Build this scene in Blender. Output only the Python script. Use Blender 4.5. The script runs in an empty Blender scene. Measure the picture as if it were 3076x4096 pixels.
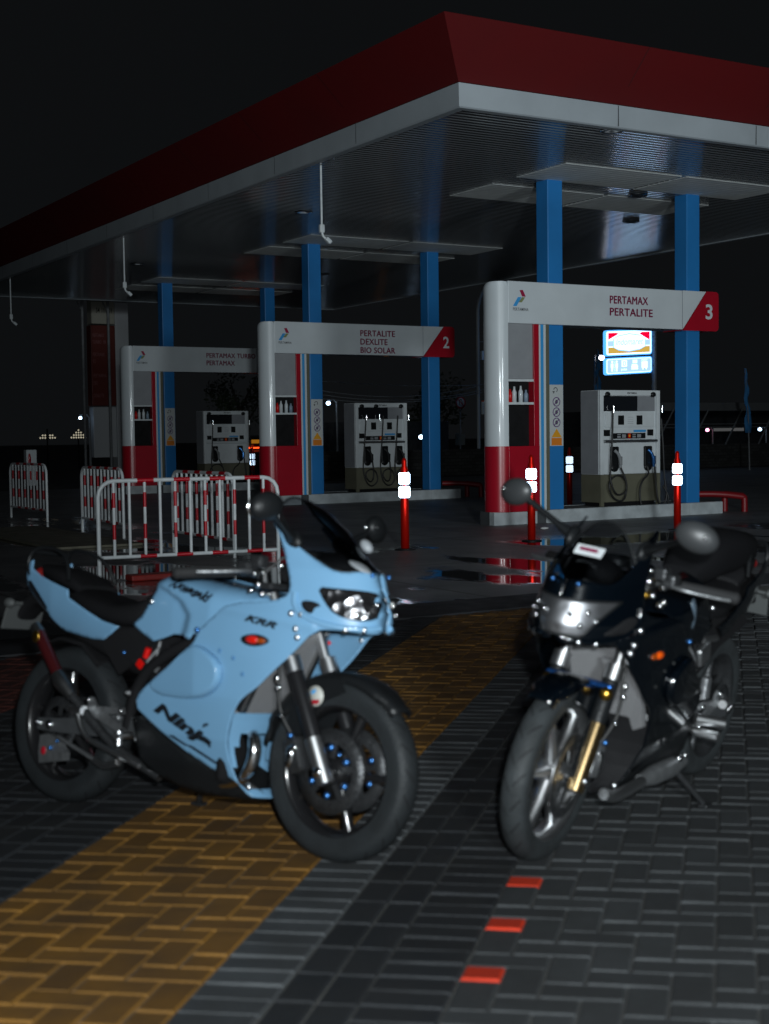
import bpy, bmesh, math, random
import numpy as np
from math import sin, cos, pi, radians, sqrt, atan2
from mathutils import Vector, Matrix
from mathutils.geometry import delaunay_2d_cdt

S = bpy.context.scene
C = S.collection

# ------------------------------------------------------------------ camera
CAM_Z = 1.40
YAW, PITCH, ROLL = 0.539, 0.056, -0.013
fwh = Vector((sin(YAW), cos(YAW), 0)); rt0 = Vector((cos(YAW), -sin(YAW), 0)); upw = Vector((0, 0, 1))
fw = fwh * cos(PITCH) - upw * sin(PITCH)
up0 = upw * cos(PITCH) + fwh * sin(PITCH)
cr, sr = cos(ROLL), sin(ROLL)
right = rt0 * cr + up0 * sr
up = up0 * cr - rt0 * sr
cam_d = bpy.data.cameras.new('camera')
cam = bpy.data.objects.new('camera', cam_d); C.objects.link(cam)
m = Matrix.Identity(4)
for i in range(3):
    m[i][0], m[i][1], m[i][2] = right[i], up[i], -fw[i]
m[2][3] = CAM_Z
cam.matrix_world = m
cam_d.sensor_fit = 'HORIZONTAL'; cam_d.sensor_width = 24.0; cam_d.lens = 43.06
cam_d.clip_start = 0.05; cam_d.clip_end = 500
cam_d.dof.use_dof = True; cam_d.dof.focus_distance = 20.5; cam_d.dof.aperture_fstop = 2.6
S.camera = cam

# ------------------------------------------------------------------ night sky
W = bpy.data.worlds.new("World"); S.world = W; W.use_nodes = True
nt = W.node_tree; bg = nt.nodes['Background']
bg.inputs['Color'].default_value = (0.0040, 0.0045, 0.0050, 1); bg.inputs['Strength'].default_value = 1.0

# ------------------------------------------------------------------ lights
def point(name, loc, power, size, col):
    l = bpy.data.lights.new(name, 'POINT'); l.energy = power; l.shadow_soft_size = size; l.color = col
    o = bpy.data.objects.new(name, l); C.objects.link(o); o.location = loc
    return o
FLASH = point('camera_flash', Vector((0, 0, CAM_Z)) + rt0 * 0.10 + upw * 0.16 - fwh * 0.05, 780, 0.035, (0.90, 0.97, 1.0))
def fill_spot(name, loc, aim, power, cone, size):
    sl = bpy.data.lights.new(name, 'SPOT'); sl.energy = power; sl.shadow_soft_size = size; sl.color = (0.86, 0.96, 1.0)
    sl.spot_size = radians(cone); sl.spot_blend = 1.0
    o = bpy.data.objects.new(name, sl); C.objects.link(o); o.location = loc
    o.rotation_euler = (Vector(aim) - Vector(loc)).to_track_quat('-Z', 'Y').to_euler()
fill_spot('rear_station_fill', (-2.7, -8.0, 3.0), (17.0, 17.0, 4.6), 7600, 54, .45)  # added fill light behind the camera to brighten the station, no known lamp
fill_spot('right_station_fill', (8.2, -4.5, 2.8), (12.6, 17.0, 4.4), 3000, 62, 1.0)  # second added fill from the right for the station fronts, no known lamp

S.view_settings.view_transform = 'Standard'; S.view_settings.look = 'None'
S.view_settings.gamma = 1.0; S.view_settings.exposure = 0.0
S.cycles.max_bounces = 6; S.cycles.sample_clamp_indirect = 3.0; S.cycles.caustics_reflective = False
S.cycles.caustics_refractive = False

# ------------------------------------------------------------------ materials
MATS = {}
def mat(name, col, rough=0.5, metal=0.0, coat=0.0, var=0.0, vscale=6.0, bump=0.0, bscale=60.0, spec=0.5, emit=None, es=0.0, attr=False):
    if name in MATS: return MATS[name]
    M = bpy.data.materials.new(name); M.use_nodes = True; MATS[name] = M
    n, l = M.node_tree.nodes, M.node_tree.links
    b = n['Principled BSDF']
    b.inputs['Base Color'].default_value = (*col, 1); b.inputs['Roughness'].default_value = rough
    b.inputs['Metallic'].default_value = metal; b.inputs['Coat Weight'].default_value = coat
    b.inputs['Coat Roughness'].default_value = 0.06
    b.inputs['Specular IOR Level'].default_value = spec
    tc = n.new('ShaderNodeTexCoord')
    if emit:
        b.inputs['Emission Color'].default_value = (*emit, 1); b.inputs['Emission Strength'].default_value = es
    if var > 0 or attr:
        ns = n.new('ShaderNodeTexNoise'); ns.inputs['Scale'].default_value = vscale; ns.inputs['Detail'].default_value = 5
        l.new(tc.outputs['Object'], ns.inputs['Vector'])
        mr = n.new('ShaderNodeMapRange'); mr.inputs['From Min'].default_value = .3; mr.inputs['From Max'].default_value = .7
        mr.inputs['To Min'].default_value = 1 - var; mr.inputs['To Max'].default_value = 1 + var
        l.new(ns.outputs['Fac'], mr.inputs['Value'])
        mx = n.new('ShaderNodeVectorMath'); mx.operation = 'SCALE'
        mx.inputs[0].default_value = col
        l.new(mr.outputs['Result'], mx.inputs['Scale'])
        out = mx.outputs['Vector']
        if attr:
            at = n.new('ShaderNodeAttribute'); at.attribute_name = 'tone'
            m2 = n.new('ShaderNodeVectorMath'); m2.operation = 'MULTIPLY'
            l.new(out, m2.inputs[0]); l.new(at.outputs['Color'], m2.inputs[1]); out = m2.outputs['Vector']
        l.new(out, b.inputs['Base Color'])
        r2 = n.new('ShaderNodeMapRange'); r2.inputs['From Min'].default_value = .3; r2.inputs['From Max'].default_value = .7
        r2.inputs['To Min'].default_value = min(1, rough * (1 + var * .6)); r2.inputs['To Max'].default_value = rough * (1 - var * .6)
        l.new(ns.outputs['Fac'], r2.inputs['Value']); l.new(r2.outputs['Result'], b.inputs['Roughness'])
    if bump > 0:
        nb = n.new('ShaderNodeTexNoise'); nb.inputs['Scale'].default_value = bscale; nb.inputs['Detail'].default_value = 4
        l.new(tc.outputs['Object'], nb.inputs['Vector'])
        bp = n.new('ShaderNodeBump'); bp.inputs['Strength'].default_value = bump; bp.inputs['Distance'].default_value = 0.01
        l.new(nb.outputs['Fac'], bp.inputs['Height']); l.new(bp.outputs['Normal'], b.inputs['Normal'])
    return M

WHITE = mat('white_panel', (.66, .71, .74), .38, coat=.3, var=.05, vscale=2)
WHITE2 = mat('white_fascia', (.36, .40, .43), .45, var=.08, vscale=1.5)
GREYP = mat('grey_panel', (.30, .31, .33), .5, var=.05)
REDP = mat('red_panel', (.42, .008, .022), .3, coat=.4, var=.06, vscale=2)
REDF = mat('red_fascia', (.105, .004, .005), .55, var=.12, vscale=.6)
BLUEC = mat('blue_column', (.022, .20, .52), .4, var=.08, vscale=1.5)
STRBL = mat('blue_stripe', (.05, .35, .75), .4)
OLIVE = mat('olive_panel', (.14, .135, .095), .5, var=.08)
MAROON = mat('maroon_letter', (.20, .005, .05), .5)
DARKG = mat('dark_glass', (.012, .014, .018), .08, coat=.6)
BLACKP = mat('black_plastic', (.009, .010, .011), .42, spec=.3, var=.15, bump=.15, bscale=90)
BLACKM = mat('matte_black', (.009, .009, .010), .75, spec=.2, var=.2)
RUBBER = mat('tyre_rubber', (.019, .022, .024), .58, spec=.3, var=.25, vscale=9, bump=.3, bscale=120)
RUBBERD = mat('dusty_tyre_rubber', (.030, .034, .036), .62, spec=.3, var=.35, vscale=11, bump=.3, bscale=120)
HOSE = mat('hose_rubber', (.02, .02, .02), .5)
SEATM = mat('seat_vinyl', (.009, .009, .010), .55, spec=.2, var=.2, vscale=8, bump=.25, bscale=160)
CHROME = mat('chrome', (.72, .73, .74), .16, metal=1)
SATIN = mat('satin_chrome', (.78, .79, .80), .33, metal=1)
MBOLT = mat('polished_bolt', (.9, .92, .95), .28, metal=1)
STEEL = mat('brushed_steel', (.42, .43, .44), .34, metal=1, var=.2, vscale=30)
ALLOY = mat('cast_alloy', (.30, .31, .32), .45, metal=.8, var=.3, vscale=18, bump=.3, bscale=60)
DALLOY = mat('dark_alloy', (.05, .052, .055), .4, metal=.6, var=.3, vscale=20, bump=.4, bscale=45)
GOLD = mat('gold_anodised', (.62, .36, .06), .28, metal=1)
BLUAN = mat('blue_anodised', (.08, .26, .66), .28, metal=.9)
BLUBR = mat('blue_brace', (.02, .10, .34), .3, metal=.8)
RAD = None
REDPL = mat('red_plastic', (.62, .006, .004), .35)
REDREF = mat('red_reflector', (.70, .012, .004), .28, coat=.6)
AMBER = mat('amber_lens', (.85, .10, .005), .18, coat=.8)
PAINTB = mat('sky_blue_paint', (.185, .380, .585), .30, coat=1.0, var=.05, vscale=3)
PAINTK = mat('gloss_black_paint', (.0012, .0026, .0045), .14, coat=1.0)
DECAL = mat('black_decal', (.010, .012, .016), .4)
BARW = mat('white_barrier_paint', (.66, .70, .72), .35, var=.1, vscale=12)
BARR = mat('red_barrier_paint', (.50, .006, .018), .35)
POSTR = mat('red_post_plastic', (.98, .016, .006), .36, metal=.75)
POLEM = mat('galvanised_pole', (.22, .23, .24), .55, var=.2)
KERBW = mat('white_kerb_paint', (.46, .50, .52), .6, var=.18, vscale=5)
KERBG = mat('dark_kerb_paint', (.06, .065, .07), .7, var=.2, vscale=5)
FLAGB = mat('blue_flag_cloth', (.04, .22, .50), .8, var=.2, vscale=3)
PLATE = mat('grey_number_plate', (.07, .075, .075), .6)
CREAM = mat('cream_panel', (.50, .48, .40), .5)
REDBN = mat('red_brown_board', (.15, .02, .012), .5)
YELST = mat('yellow_sticker', (.80, .36, .02), .5)
PURP = mat('purple_ring', (.16, .09, .22), .5)

def reflector_mat(name, col):
    M = mat(name, col, .3, metal=1)
    return M
RETRO = reflector_mat('white_retroreflective_sheet', (.66, .80, 1.0)); RETRO.node_tree.nodes['Principled BSDF'].inputs['Roughness'].default_value = .26

def voronoi_chrome(name, col, rough):
    M = bpy.data.materials.new(name); M.use_nodes = True
    n, l = M.node_tree.nodes, M.node_tree.links; b = n['Principled BSDF']
    b.inputs['Base Color'].default_value = (*col, 1); b.inputs['Metallic'].default_value = .95; b.inputs['Roughness'].default_value = rough
    b.inputs['Coat Weight'].default_value = .8
    tc = n.new('ShaderNodeTexCoord'); v = n.new('ShaderNodeTexVoronoi'); v.inputs['Scale'].default_value = 26
    l.new(tc.outputs['Object'], v.inputs['Vector'])
    bp = n.new('ShaderNodeBump'); bp.inputs['Strength'].default_value = .8; bp.inputs['Distance'].default_value = .012
    l.new(v.outputs['Distance'], bp.inputs['Height']); l.new(bp.outputs['Normal'], b.inputs['Normal'])
    return M
HLDARK = voronoi_chrome('dark_headlight_reflector', (.20, .20, .21), .22)
HLGREY = voronoi_chrome('pale_headlight_reflector', (.27, .275, .29), .42)
for nd in HLGREY.node_tree.nodes:
    if nd.type == 'BUMP': nd.inputs['Strength'].default_value = .5
    if nd.type == 'TEX_VORONOI': nd.inputs['Scale'].default_value = 17; nd.feature = 'SMOOTH_F1'

def radiator_mat():
    M = bpy.data.materials.new('radiator_core'); M.use_nodes = True
    n, l = M.node_tree.nodes, M.node_tree.links; b = n['Principled BSDF']
    b.inputs['Metallic'].default_value = .3; b.inputs['Roughness'].default_value = .5
    tc = n.new('ShaderNodeTexCoord'); w = n.new('ShaderNodeTexWave'); w.bands_direction = 'Z'
    w.inputs['Scale'].default_value = 38; w.inputs['Distortion'].default_value = .4
    l.new(tc.outputs['Object'], w.inputs['Vector'])
    r = n.new('ShaderNodeValToRGB'); r.color_ramp.elements[0].color = (.13, .13, .135, 1); r.color_ramp.elements[1].color = (.42, .42, .43, 1)
    l.new(w.outputs['Fac'], r.inputs['Fac']); l.new(r.outputs['Color'], b.inputs['Base Color'])
    bp = n.new('ShaderNodeBump'); bp.inputs['Strength'].default_value = .4; l.new(w.outputs['Fac'], bp.inputs['Height']); l.new(bp.outputs['Normal'], b.inputs['Normal'])
    return M
RAD = radiator_mat()

def smoke_glass():
    M = bpy.data.materials.new('smoked_windscreen'); M.use_nodes = True
    n, l = M.node_tree.nodes, M.node_tree.links; n.remove(n['Principled BSDF'])
    o = n['Material Output']; t = n.new('ShaderNodeBsdfTransparent'); t.inputs['Color'].default_value = (.52, .54, .56, 1)
    g = n.new('ShaderNodeBsdfGlossy'); g.inputs['Roughness'].default_value = .12; g.inputs['Color'].default_value = (.8, .85, .9, 1)
    f = n.new('ShaderNodeFresnel'); f.inputs['IOR'].default_value = 1.5; mx = n.new('ShaderNodeMixShader')
    l.new(f.outputs['Fac'], mx.inputs['Fac']); l.new(t.outputs['BSDF'], mx.inputs[1]); l.new(g.outputs['BSDF'], mx.inputs[2])
    l.new(mx.outputs['Shader'], o.inputs['Surface']); return M
SMOKE = smoke_glass()

def glow(name, col, s):
    M = bpy.data.materials.new(name); M.use_nodes = True
    b = M.node_tree.nodes['Principled BSDF']; b.inputs['Base Color'].default_value = (*[c * .3 for c in col], 1)
    b.inputs['Emission Color'].default_value = (*col, 1); b.inputs['Emission Strength'].default_value = s
    return M

# ------------------------------------------------------------------ mesh builder
def chaikin(p, it, closed):
    for _ in range(it):
        q = []
        n = len(p)
        rng = range(n) if closed else range(n - 1)
        if not closed: q.append(p[0])
        for i in rng:
            a, b = p[i], p[(i + 1) % n]
            q.append(tuple(.75 * x + .25 * y for x, y in zip(a, b))); q.append(tuple(.25 * x + .75 * y for x, y in zip(a, b)))
        if not closed: q.append(p[-1])
        p = q
    return p

class MB:
    def __init__(s): s.v = []; s.f = []; s.m = []; s.mats = []; s.cur = 0; s.sm = []
    def use(s, m):
        if m not in s.mats: s.mats.append(m)
        s.cur = s.mats.index(m); return s
    def add(s, vs, fs, smooth=False):
        o = len(s.v); s.v += [tuple(v) for v in vs]
        for f in fs: s.f.append([i + o for i in f]); s.m.append(s.cur); s.sm.append(smooth)
        return s
    def box(s, c, d, R=None, bev=0.0):
        x, y, z = d[0] / 2, d[1] / 2, d[2] / 2
        if bev <= 0:
            vs = [Vector((a * x, b * y, e * z)) for a in (-1, 1) for b in (-1, 1) for e in (-1, 1)]
            fs = [(0, 1, 3, 2), (4, 6, 7, 5), (0, 4, 5, 1), (2, 3, 7, 6), (0, 2, 6, 4), (1, 5, 7, 3)]
        else:
            bm = bmesh.new(); bmesh.ops.create_cube(bm, size=1)
            for v in bm.verts: v.co = Vector((v.co.x * d[0], v.co.y * d[1], v.co.z * d[2]))
            bmesh.ops.bevel(bm, geom=list(bm.edges), offset=min(bev, .45 * min(d)), segments=2, affect='EDGES', profile=.5)
            bm.verts.ensure_lookup_table()
            vs = [v.co.copy() for v in bm.verts]; fs = [[v.index for v in f.verts] for f in bm.faces]; bm.free()
        if R is not None: vs = [R @ v for v in vs]
        c = Vector(c)
        return s.add([v + c for v in vs], fs)
    def bb(s, a, b, bev=0.0):
        a, b = Vector(a), Vector(b)
        return s.box((a + b) / 2, [abs(q) for q in (b - a)], bev=bev)
    def tube(s, pts, r, n=10, caps=True, closed=False):
        pts = [Vector(p) for p in pts]; N = len(pts)
        rs = r if isinstance(r, (list, tuple)) else [r] * N
        vs = []; fs = []
        prev = None
        for i, p in enumerate(pts):
            if closed: t = pts[(i + 1) % N] - pts[i - 1]
            else: t = pts[min(i + 1, N - 1)] - pts[max(i - 1, 0)]
            t.normalize()
            if prev is None:
                a = Vector((0, 0, 1)) if abs(t.z) < .9 else Vector((1, 0, 0)); u = t.cross(a).normalized()
            else: u = (prev - t * prev.dot(t)).normalized()
            prev = u; w = t.cross(u)
            for k in range(n):
                an = 2 * pi * k / n; vs.append(p + (u * cos(an) + w * sin(an)) * rs[i])
        for i in range(N if closed else N - 1):
            for k in range(n):
                k2 = (k + 1) % n; i2 = (i + 1) % N
                fs.append((i * n + k, i * n + k2, i2 * n + k2, i2 * n + k))
        s.add(vs, fs, True)
        if caps and not closed:
            s.add([vs[k] for k in range(n)], [tuple(reversed(range(n)))]); s.add([vs[(N - 1) * n + k] for k in range(n)], [tuple(range(n))])
        return s
    def bend(s, pts, r, n=10, it=2, **k): return s.tube(chaikin([tuple(p) for p in pts], it, False), r, n, **k)
    def ball(s, c, r, n=12, R=None, m=8):
        rx, ry, rz = r if isinstance(r, (list, tuple)) else (r, r, r)
        vs = []; fs = []
        for i in range(m + 1):
            ph = pi * i / m
            for k in range(n):
                th = 2 * pi * k / n; v = Vector((rx * sin(ph) * cos(th), ry * sin(ph) * sin(th), rz * cos(ph)))
                if R is not None: v = R @ v
                vs.append(v + Vector(c))
        for i in range(m):
            for k in range(n):
                k2 = (k + 1) % n; fs.append((i * n + k, (i + 1) * n + k, (i + 1) * n + k2, i * n + k2))
        return s.add(vs, fs, True)
    def lathe(s, prof, c, axis='y', n=40, smooth=True, a0=0, a1=2 * pi):
        """prof: (offset along axis, radius)"""
        full = abs(a1 - a0 - 2 * pi) < 1e-6; cnt = n if full else n + 1
        vs = []; fs = []; c = Vector(c)
        for (h, r) in prof:
            for k in range(cnt):
                an = a0 + (a1 - a0) * k / n
                if axis == 'y': v = Vector((r * cos(an), h, r * sin(an)))
                elif axis == 'z': v = Vector((r * cos(an), r * sin(an), h))
                else: v = Vector((h, r * cos(an), r * sin(an)))
                vs.append(c + v)
        for i in range(len(prof) - 1):
            for k in range(n if full else n):
                k2 = (k + 1) % cnt
                fs.append((i * cnt + k, i * cnt + k2, (i + 1) * cnt + k2, (i + 1) * cnt + k))
        return s.add(vs, fs, smooth)
    def grid(s, rows, smooth=True, closed=False):
        n = len(rows[0]); vs = [p for r in rows for p in r]; fs = []
        for i in range(len(rows) - 1):
            for k in range(n if closed else n - 1):
                k2 = (k + 1) % n; fs.append((i * n + k, i * n + k2, (i + 1) * n + k2, (i + 1) * n + k))
        return s.add(vs, fs, smooth)
    def loft(s, secs, n=20, smooth=True):
        """secs: (x, zc, hw, hh, p) superellipse sections across x"""
        rows = []
        for (x, zc, hw, hh, p) in secs:
            r = []
            for k in range(n):
                a = 2 * pi * k / n; ca, sa = cos(a), sin(a)
                r.append((x, hw * math.copysign(abs(ca) ** (2 / p), ca), zc + hh * math.copysign(abs(sa) ** (2 / p), sa)))
            rows.append(r)
        s.grid(rows, smooth, closed=True)
        s.add(rows[0], [tuple(range(n))]); s.add(rows[-1], [tuple(reversed(range(n)))]); return s
    def build(s, name, parent=None, mat=None, angle=None):
        me = bpy.data.meshes.new(name); me.from_pydata(s.v, [], s.f)
        for mm in (s.mats or [mat]): me.materials.append(mm)
        me.polygons.foreach_set('material_index', s.m); me.polygons.foreach_set('use_smooth', s.sm)
        bm = bmesh.new(); bm.from_mesh(me); bmesh.ops.recalc_face_normals(bm, faces=bm.faces); bm.to_mesh(me); bm.free()
        me.update()
        o = bpy.data.objects.new(name, me); C.objects.link(o)
        if parent: o.parent = parent
        return o

def tag(o, label=None, cat=None, group=None, kind=None):
    if label: o['label'] = label
    if cat: o['category'] = cat
    if group: o['group'] = group
    if kind: o['kind'] = kind
    return o
def empty(name, loc, label, cat, group=None, rz=0):
    o = bpy.data.objects.new(name, None); C.objects.link(o); o.location = loc; o.rotation_euler = (0, 0, rz); o.empty_display_size = .2
    return tag(o, label, cat, group)
def kids(o): return [c for c in C.objects if c.parent == o]
def copy_tree(o, parent=None):
    c = o.copy(); C.objects.link(c)
    if parent: c.parent = parent
    for ch in list(kids(o)): copy_tree(ch, c)
    return c

def text_geo(s, bold=.012, shear=0.0, spacing=1.0):
    cu = bpy.data.curves.new('letters', 'FONT'); cu.body = s; cu.offset = bold; cu.shear = shear; cu.space_character = spacing; cu.resolution_u = 3
    o = bpy.data.objects.new('letters', cu); C.objects.link(o)
    bpy.context.view_layer.update()
    me = bpy.data.meshes.new_from_object(o.evaluated_get(bpy.context.evaluated_depsgraph_get()))
    vs = [v.co.copy() for v in me.vertices]; fs = [list(p.vertices) for p in me.polygons]
    C.objects.unlink(o); bpy.data.objects.remove(o); bpy.data.meshes.remove(me); bpy.data.curves.remove(cu)
    x0 = min(v.x for v in vs); x1 = max(v.x for v in vs); y0 = min(v.y for v in vs); y1 = max(v.y for v in vs)
    return [((v.x - x0) / (x1 - x0), (v.y - y0) / (y1 - y0)) for v in vs], fs, (x1 - x0) / (y1 - y0)
def put_text(mb, s, o, R, U, w, h, **k):
    uv, fs, asp = text_geo(s, **k); o, R, U = Vector(o), Vector(R), Vector(U)
    if w is None: w = asp * h
    if h is None: h = w / asp
    mb.add([o + R * (a * w) + U * (b * h) for a, b in uv], fs); return mb
def poly(mb, pts, off=(0, 0, 0)): mb.add([Vector(p) + Vector(off) for p in pts], [list(range(len(pts)))]); return mb

# panel from a side outline (x,z) with lateral function w(x,z)>=0 ; side=-1 right, +1 left
def inside(p, P):
    x, y = p; c = False; j = len(P) - 1
    for i in range(len(P)):
        if ((P[i][1] > y) != (P[j][1] > y)) and (x < (P[j][0] - P[i][0]) * (y - P[i][1]) / (P[j][1] - P[i][1]) + P[i][0]): c = not c
        j = i
    return c
def resample(P, step):
    out = []
    for i in range(len(P)):
        a, b = P[i], P[(i + 1) % len(P)]; d = math.hypot(b[0] - a[0], b[1] - a[1]); n = max(1, int(round(d / step)))
        for k in range(n): out.append((a[0] + (b[0] - a[0]) * k / n, a[1] + (b[1] - a[1]) * k / n))
    return out
_pc = {}
def panel_geo(key, outline, step=.016, smooth=1, extra=()):
    if key in _pc: return _pc[key]
    P = resample(chaikin(outline, smooth, True), step)
    xs = [p[0] for p in P]; zs = [p[1] for p in P]
    pts = [Vector(p) for p in P]; edges = [(i, (i + 1) % len(P)) for i in range(len(P))]
    pts += [Vector(q) for q in extra]
    PA = np.array(P + list(extra))
    x = min(xs)
    row = 0
    while x < max(xs):
        z = min(zs) + (step / 2 if row % 2 else 0)
        while z < max(zs):
            if inside((x, z), P) and np.hypot(PA[:, 0] - x, PA[:, 1] - z).min() > step * .55: pts.append(Vector((x, z)))
            z += step
        x += step * .87; row += 1
    r = delaunay_2d_cdt(pts, edges, [], 1, 1e-5)
    _pc[key] = ([tuple(v) for v in r[0]], [list(f) for f in r[2]])
    return _pc[key]
def panel(name, key, outline, w, side, material, parent, th=.004, off=0.0, step=.016, smooth=1, extra=()):
    vs, fs = panel_geo(key, outline, step, smooth, extra)
    mb = MB().use(material)
    mb.add([(x, side * (w(x, z) + off), z) for x, z in vs], [f if side < 0 else f[::-1] for f in fs], True)
    o = mb.build(name, parent)
    me = o.data
    # consistent outward normals then thicken inwards
    tot = sum(p.normal.y * side * p.area for p in me.polygons)
    if tot < 0:
        me.flip_normals()
    so = o.modifiers.new('thickness', 'SOLIDIFY'); so.thickness = th; so.offset = -1
    return o

# ================================================================== SETTING
random.seed(4)
def wet_concrete():
    M = bpy.data.materials.new('wet_concrete'); M.use_nodes = True
    n, l = M.node_tree.nodes, M.node_tree.links; b = n['Principled BSDF']
    tc = n.new('ShaderNodeTexCoord')
    mp = n.new('ShaderNodeMapping'); mp.inputs['Scale'].default_value = (.34, .16, 1); mp.inputs['Location'].default_value = (2.3, .4, 0)
    l.new(tc.outputs['Object'], mp.inputs['Vector'])
    n1 = n.new('ShaderNodeTexNoise'); n1.inputs['Scale'].default_value = 2.2; n1.inputs['Detail'].default_value = 6; n1.inputs['Roughness'].default_value = .55
    l.new(mp.outputs['Vector'], n1.inputs['Vector'])
    cr_ = n.new('ShaderNodeValToRGB'); cr_.color_ramp.elements[0].position = .47; cr_.color_ramp.elements[1].position = .53
    l.new(n1.outputs['Fac'], cr_.inputs['Fac'])
    # water keeps to the lane in front of the islands (the low part of the slab)
    sx = n.new('ShaderNodeSeparateXYZ'); l.new(tc.outputs['Object'], sx.inputs[0])
    ly = n.new('ShaderNodeMapRange'); ly.inputs['From Min'].default_value = 14.2; ly.inputs['From Max'].default_value = 15.4; ly.inputs['To Min'].default_value = 1; ly.inputs['To Max'].default_value = 0
    l.new(sx.outputs['Y'], ly.inputs['Value'])
    lx = n.new('ShaderNodeMapRange'); lx.inputs['From Min'].default_value = 7.2; lx.inputs['From Max'].default_value = 8.6; lx.inputs['To Min'].default_value = 1; lx.inputs['To Max'].default_value = 0
    l.new(sx.outputs['X'], lx.inputs['Value'])
    mxm = n.new('ShaderNodeMath'); mxm.operation = 'MAXIMUM'; l.new(ly.outputs['Result'], mxm.inputs[0]); l.new(lx.outputs['Result'], mxm.inputs[1])
    mm = n.new('ShaderNodeMath'); mm.operation = 'MULTIPLY'; l.new(mxm.outputs['Value'], mm.inputs[0]); l.new(cr_.outputs['Color'], mm.inputs[1])
    n2 = n.new('ShaderNodeTexNoise'); n2.inputs['Scale'].default_value = 1.1; n2.inputs['Detail'].default_value = 8; n2.inputs['Roughness'].default_value = .65
    l.new(tc.outputs['Object'], n2.inputs['Vector'])
    c2 = n.new('ShaderNodeValToRGB'); c2.color_ramp.elements[0].position = .3; c2.color_ramp.elements[0].color = (.10, .105, .11, 1); c2.color_ramp.elements[1].position = .72; c2.color_ramp.elements[1].color = (.24, .245, .25, 1)
    l.new(n2.outputs['Fac'], c2.inputs['Fac'])
    # slab joints
    br = n.new('ShaderNodeTexBrick'); br.offset = 0; br.inputs['Scale'].default_value = 1; br.inputs['Brick Width'].default_value = 3.4; br.inputs['Row Height'].default_value = 3.1
    br.inputs['Mortar Size'].default_value = .018; br.inputs['Color1'].default_value = (1, 1, 1, 1); br.inputs['Color2'].default_value = (.82, .82, .82, 1); br.inputs['Mortar'].default_value = (.25, .25, .25, 1)
    l.new(tc.outputs['Object'], br.inputs['Vector'])
    ml = n.new('ShaderNodeVectorMath'); ml.operation = 'MULTIPLY'; l.new(c2.outputs['Color'], ml.inputs[0]); l.new(br.outputs['Color'], ml.inputs[1])
    wetc = n.new('ShaderNodeMix'); wetc.data_type = 'RGBA'; l.new(mm.outputs['Value'], wetc.inputs['Factor']); l.new(ml.outputs['Vector'], wetc.inputs['A']); wetc.inputs['B'].default_value = (.012, .013, .014, 1)
    l.new(wetc.outputs['Result'], b.inputs['Base Color'])
    rr = n.new('ShaderNodeMapRange'); rr.inputs['To Min'].default_value = .50; rr.inputs['To Max'].default_value = .035
    l.new(mm.outputs['Value'], rr.inputs['Value']); l.new(rr.outputs['Result'], b.inputs['Roughness'])
    n3 = n.new('ShaderNodeTexNoise'); n3.inputs['Scale'].default_value = 70; l.new(tc.outputs['Object'], n3.inputs['Vector'])
    inv = n.new('ShaderNodeMath'); inv.operation = 'SUBTRACT'; inv.inputs[0].default_value = 1; l.new(mm.outputs['Value'], inv.inputs[1])
    bp = n.new('ShaderNodeBump'); bp.inputs['Distance'].default_value = .006; l.new(n3.outputs['Fac'], bp.inputs['Height'])
    sc = n.new('ShaderNodeMath'); sc.operation = 'MULTIPLY'; sc.inputs[1].default_value = .4; l.new(inv.outputs['Value'], sc.inputs[0]); l.new(sc.outputs['Value'], bp.inputs['Strength'])
    l.new(bp.outputs['Normal'], b.inputs['Normal'])
    return M
WETC = wet_concrete()
ASPH = mat('road_asphalt', (.045, .046, .048), .8, var=.25, vscale=3, bump=.3, bscale=80)
DRYC = mat('dark_kerb_stone', (.030, .031, .036), .7, var=.3, vscale=4, bump=.3, bscale=60)
g = MB().use(ASPH); g.add([(-200, -150, -.03), (300, -150, -.03), (300, 320, -.03), (-200, 320, -.03)], [(0, 1, 2, 3)])
tag(g.build('ground'), kind='structure')
g = MB().use(WETC); g.add([(-30, 9.6, 0), (45, 9.6, 0), (45, 37.5, 0), (-30, 37.5, 0)], [(0, 1, 2, 3)])
tag(g.build('forecourt_slab'), kind='structure')
g = MB().use(DRYC); g.bb((-30, 8.90, -.05), (45, 9.598, .004), bev=.004)
tag(g.build('pavement_edge_strip'), kind='structure')
g = MB().use(ASPH); g.add([(-60, 44, -.02), (120, 44, -.02), (120, 53, -.02), (-60, 53, -.02)], [(0, 1, 2, 3)])
tag(g.build('road'), kind='structure')

# ---- block paving : t along the bands, s across (slightly skew lay)
TA = radians(45.1); T = Vector((cos(TA), sin(TA), 0)); SA = radians(-39.0); SV = Vector((cos(SA), sin(SA), 0))
Nn = Vector((T.y, -T.x, 0)); cosn = SV.dot(Nn)
UT = .09375
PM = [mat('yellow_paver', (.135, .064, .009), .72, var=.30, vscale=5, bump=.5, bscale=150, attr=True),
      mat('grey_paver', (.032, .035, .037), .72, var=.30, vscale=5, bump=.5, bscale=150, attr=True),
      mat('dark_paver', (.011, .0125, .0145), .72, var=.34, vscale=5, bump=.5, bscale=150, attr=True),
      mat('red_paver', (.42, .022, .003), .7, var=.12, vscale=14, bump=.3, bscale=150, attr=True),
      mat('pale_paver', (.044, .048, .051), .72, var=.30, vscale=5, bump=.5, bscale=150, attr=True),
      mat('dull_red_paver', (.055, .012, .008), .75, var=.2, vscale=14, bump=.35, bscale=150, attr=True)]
pv = []; pf = []; pm = []; pt = []
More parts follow.
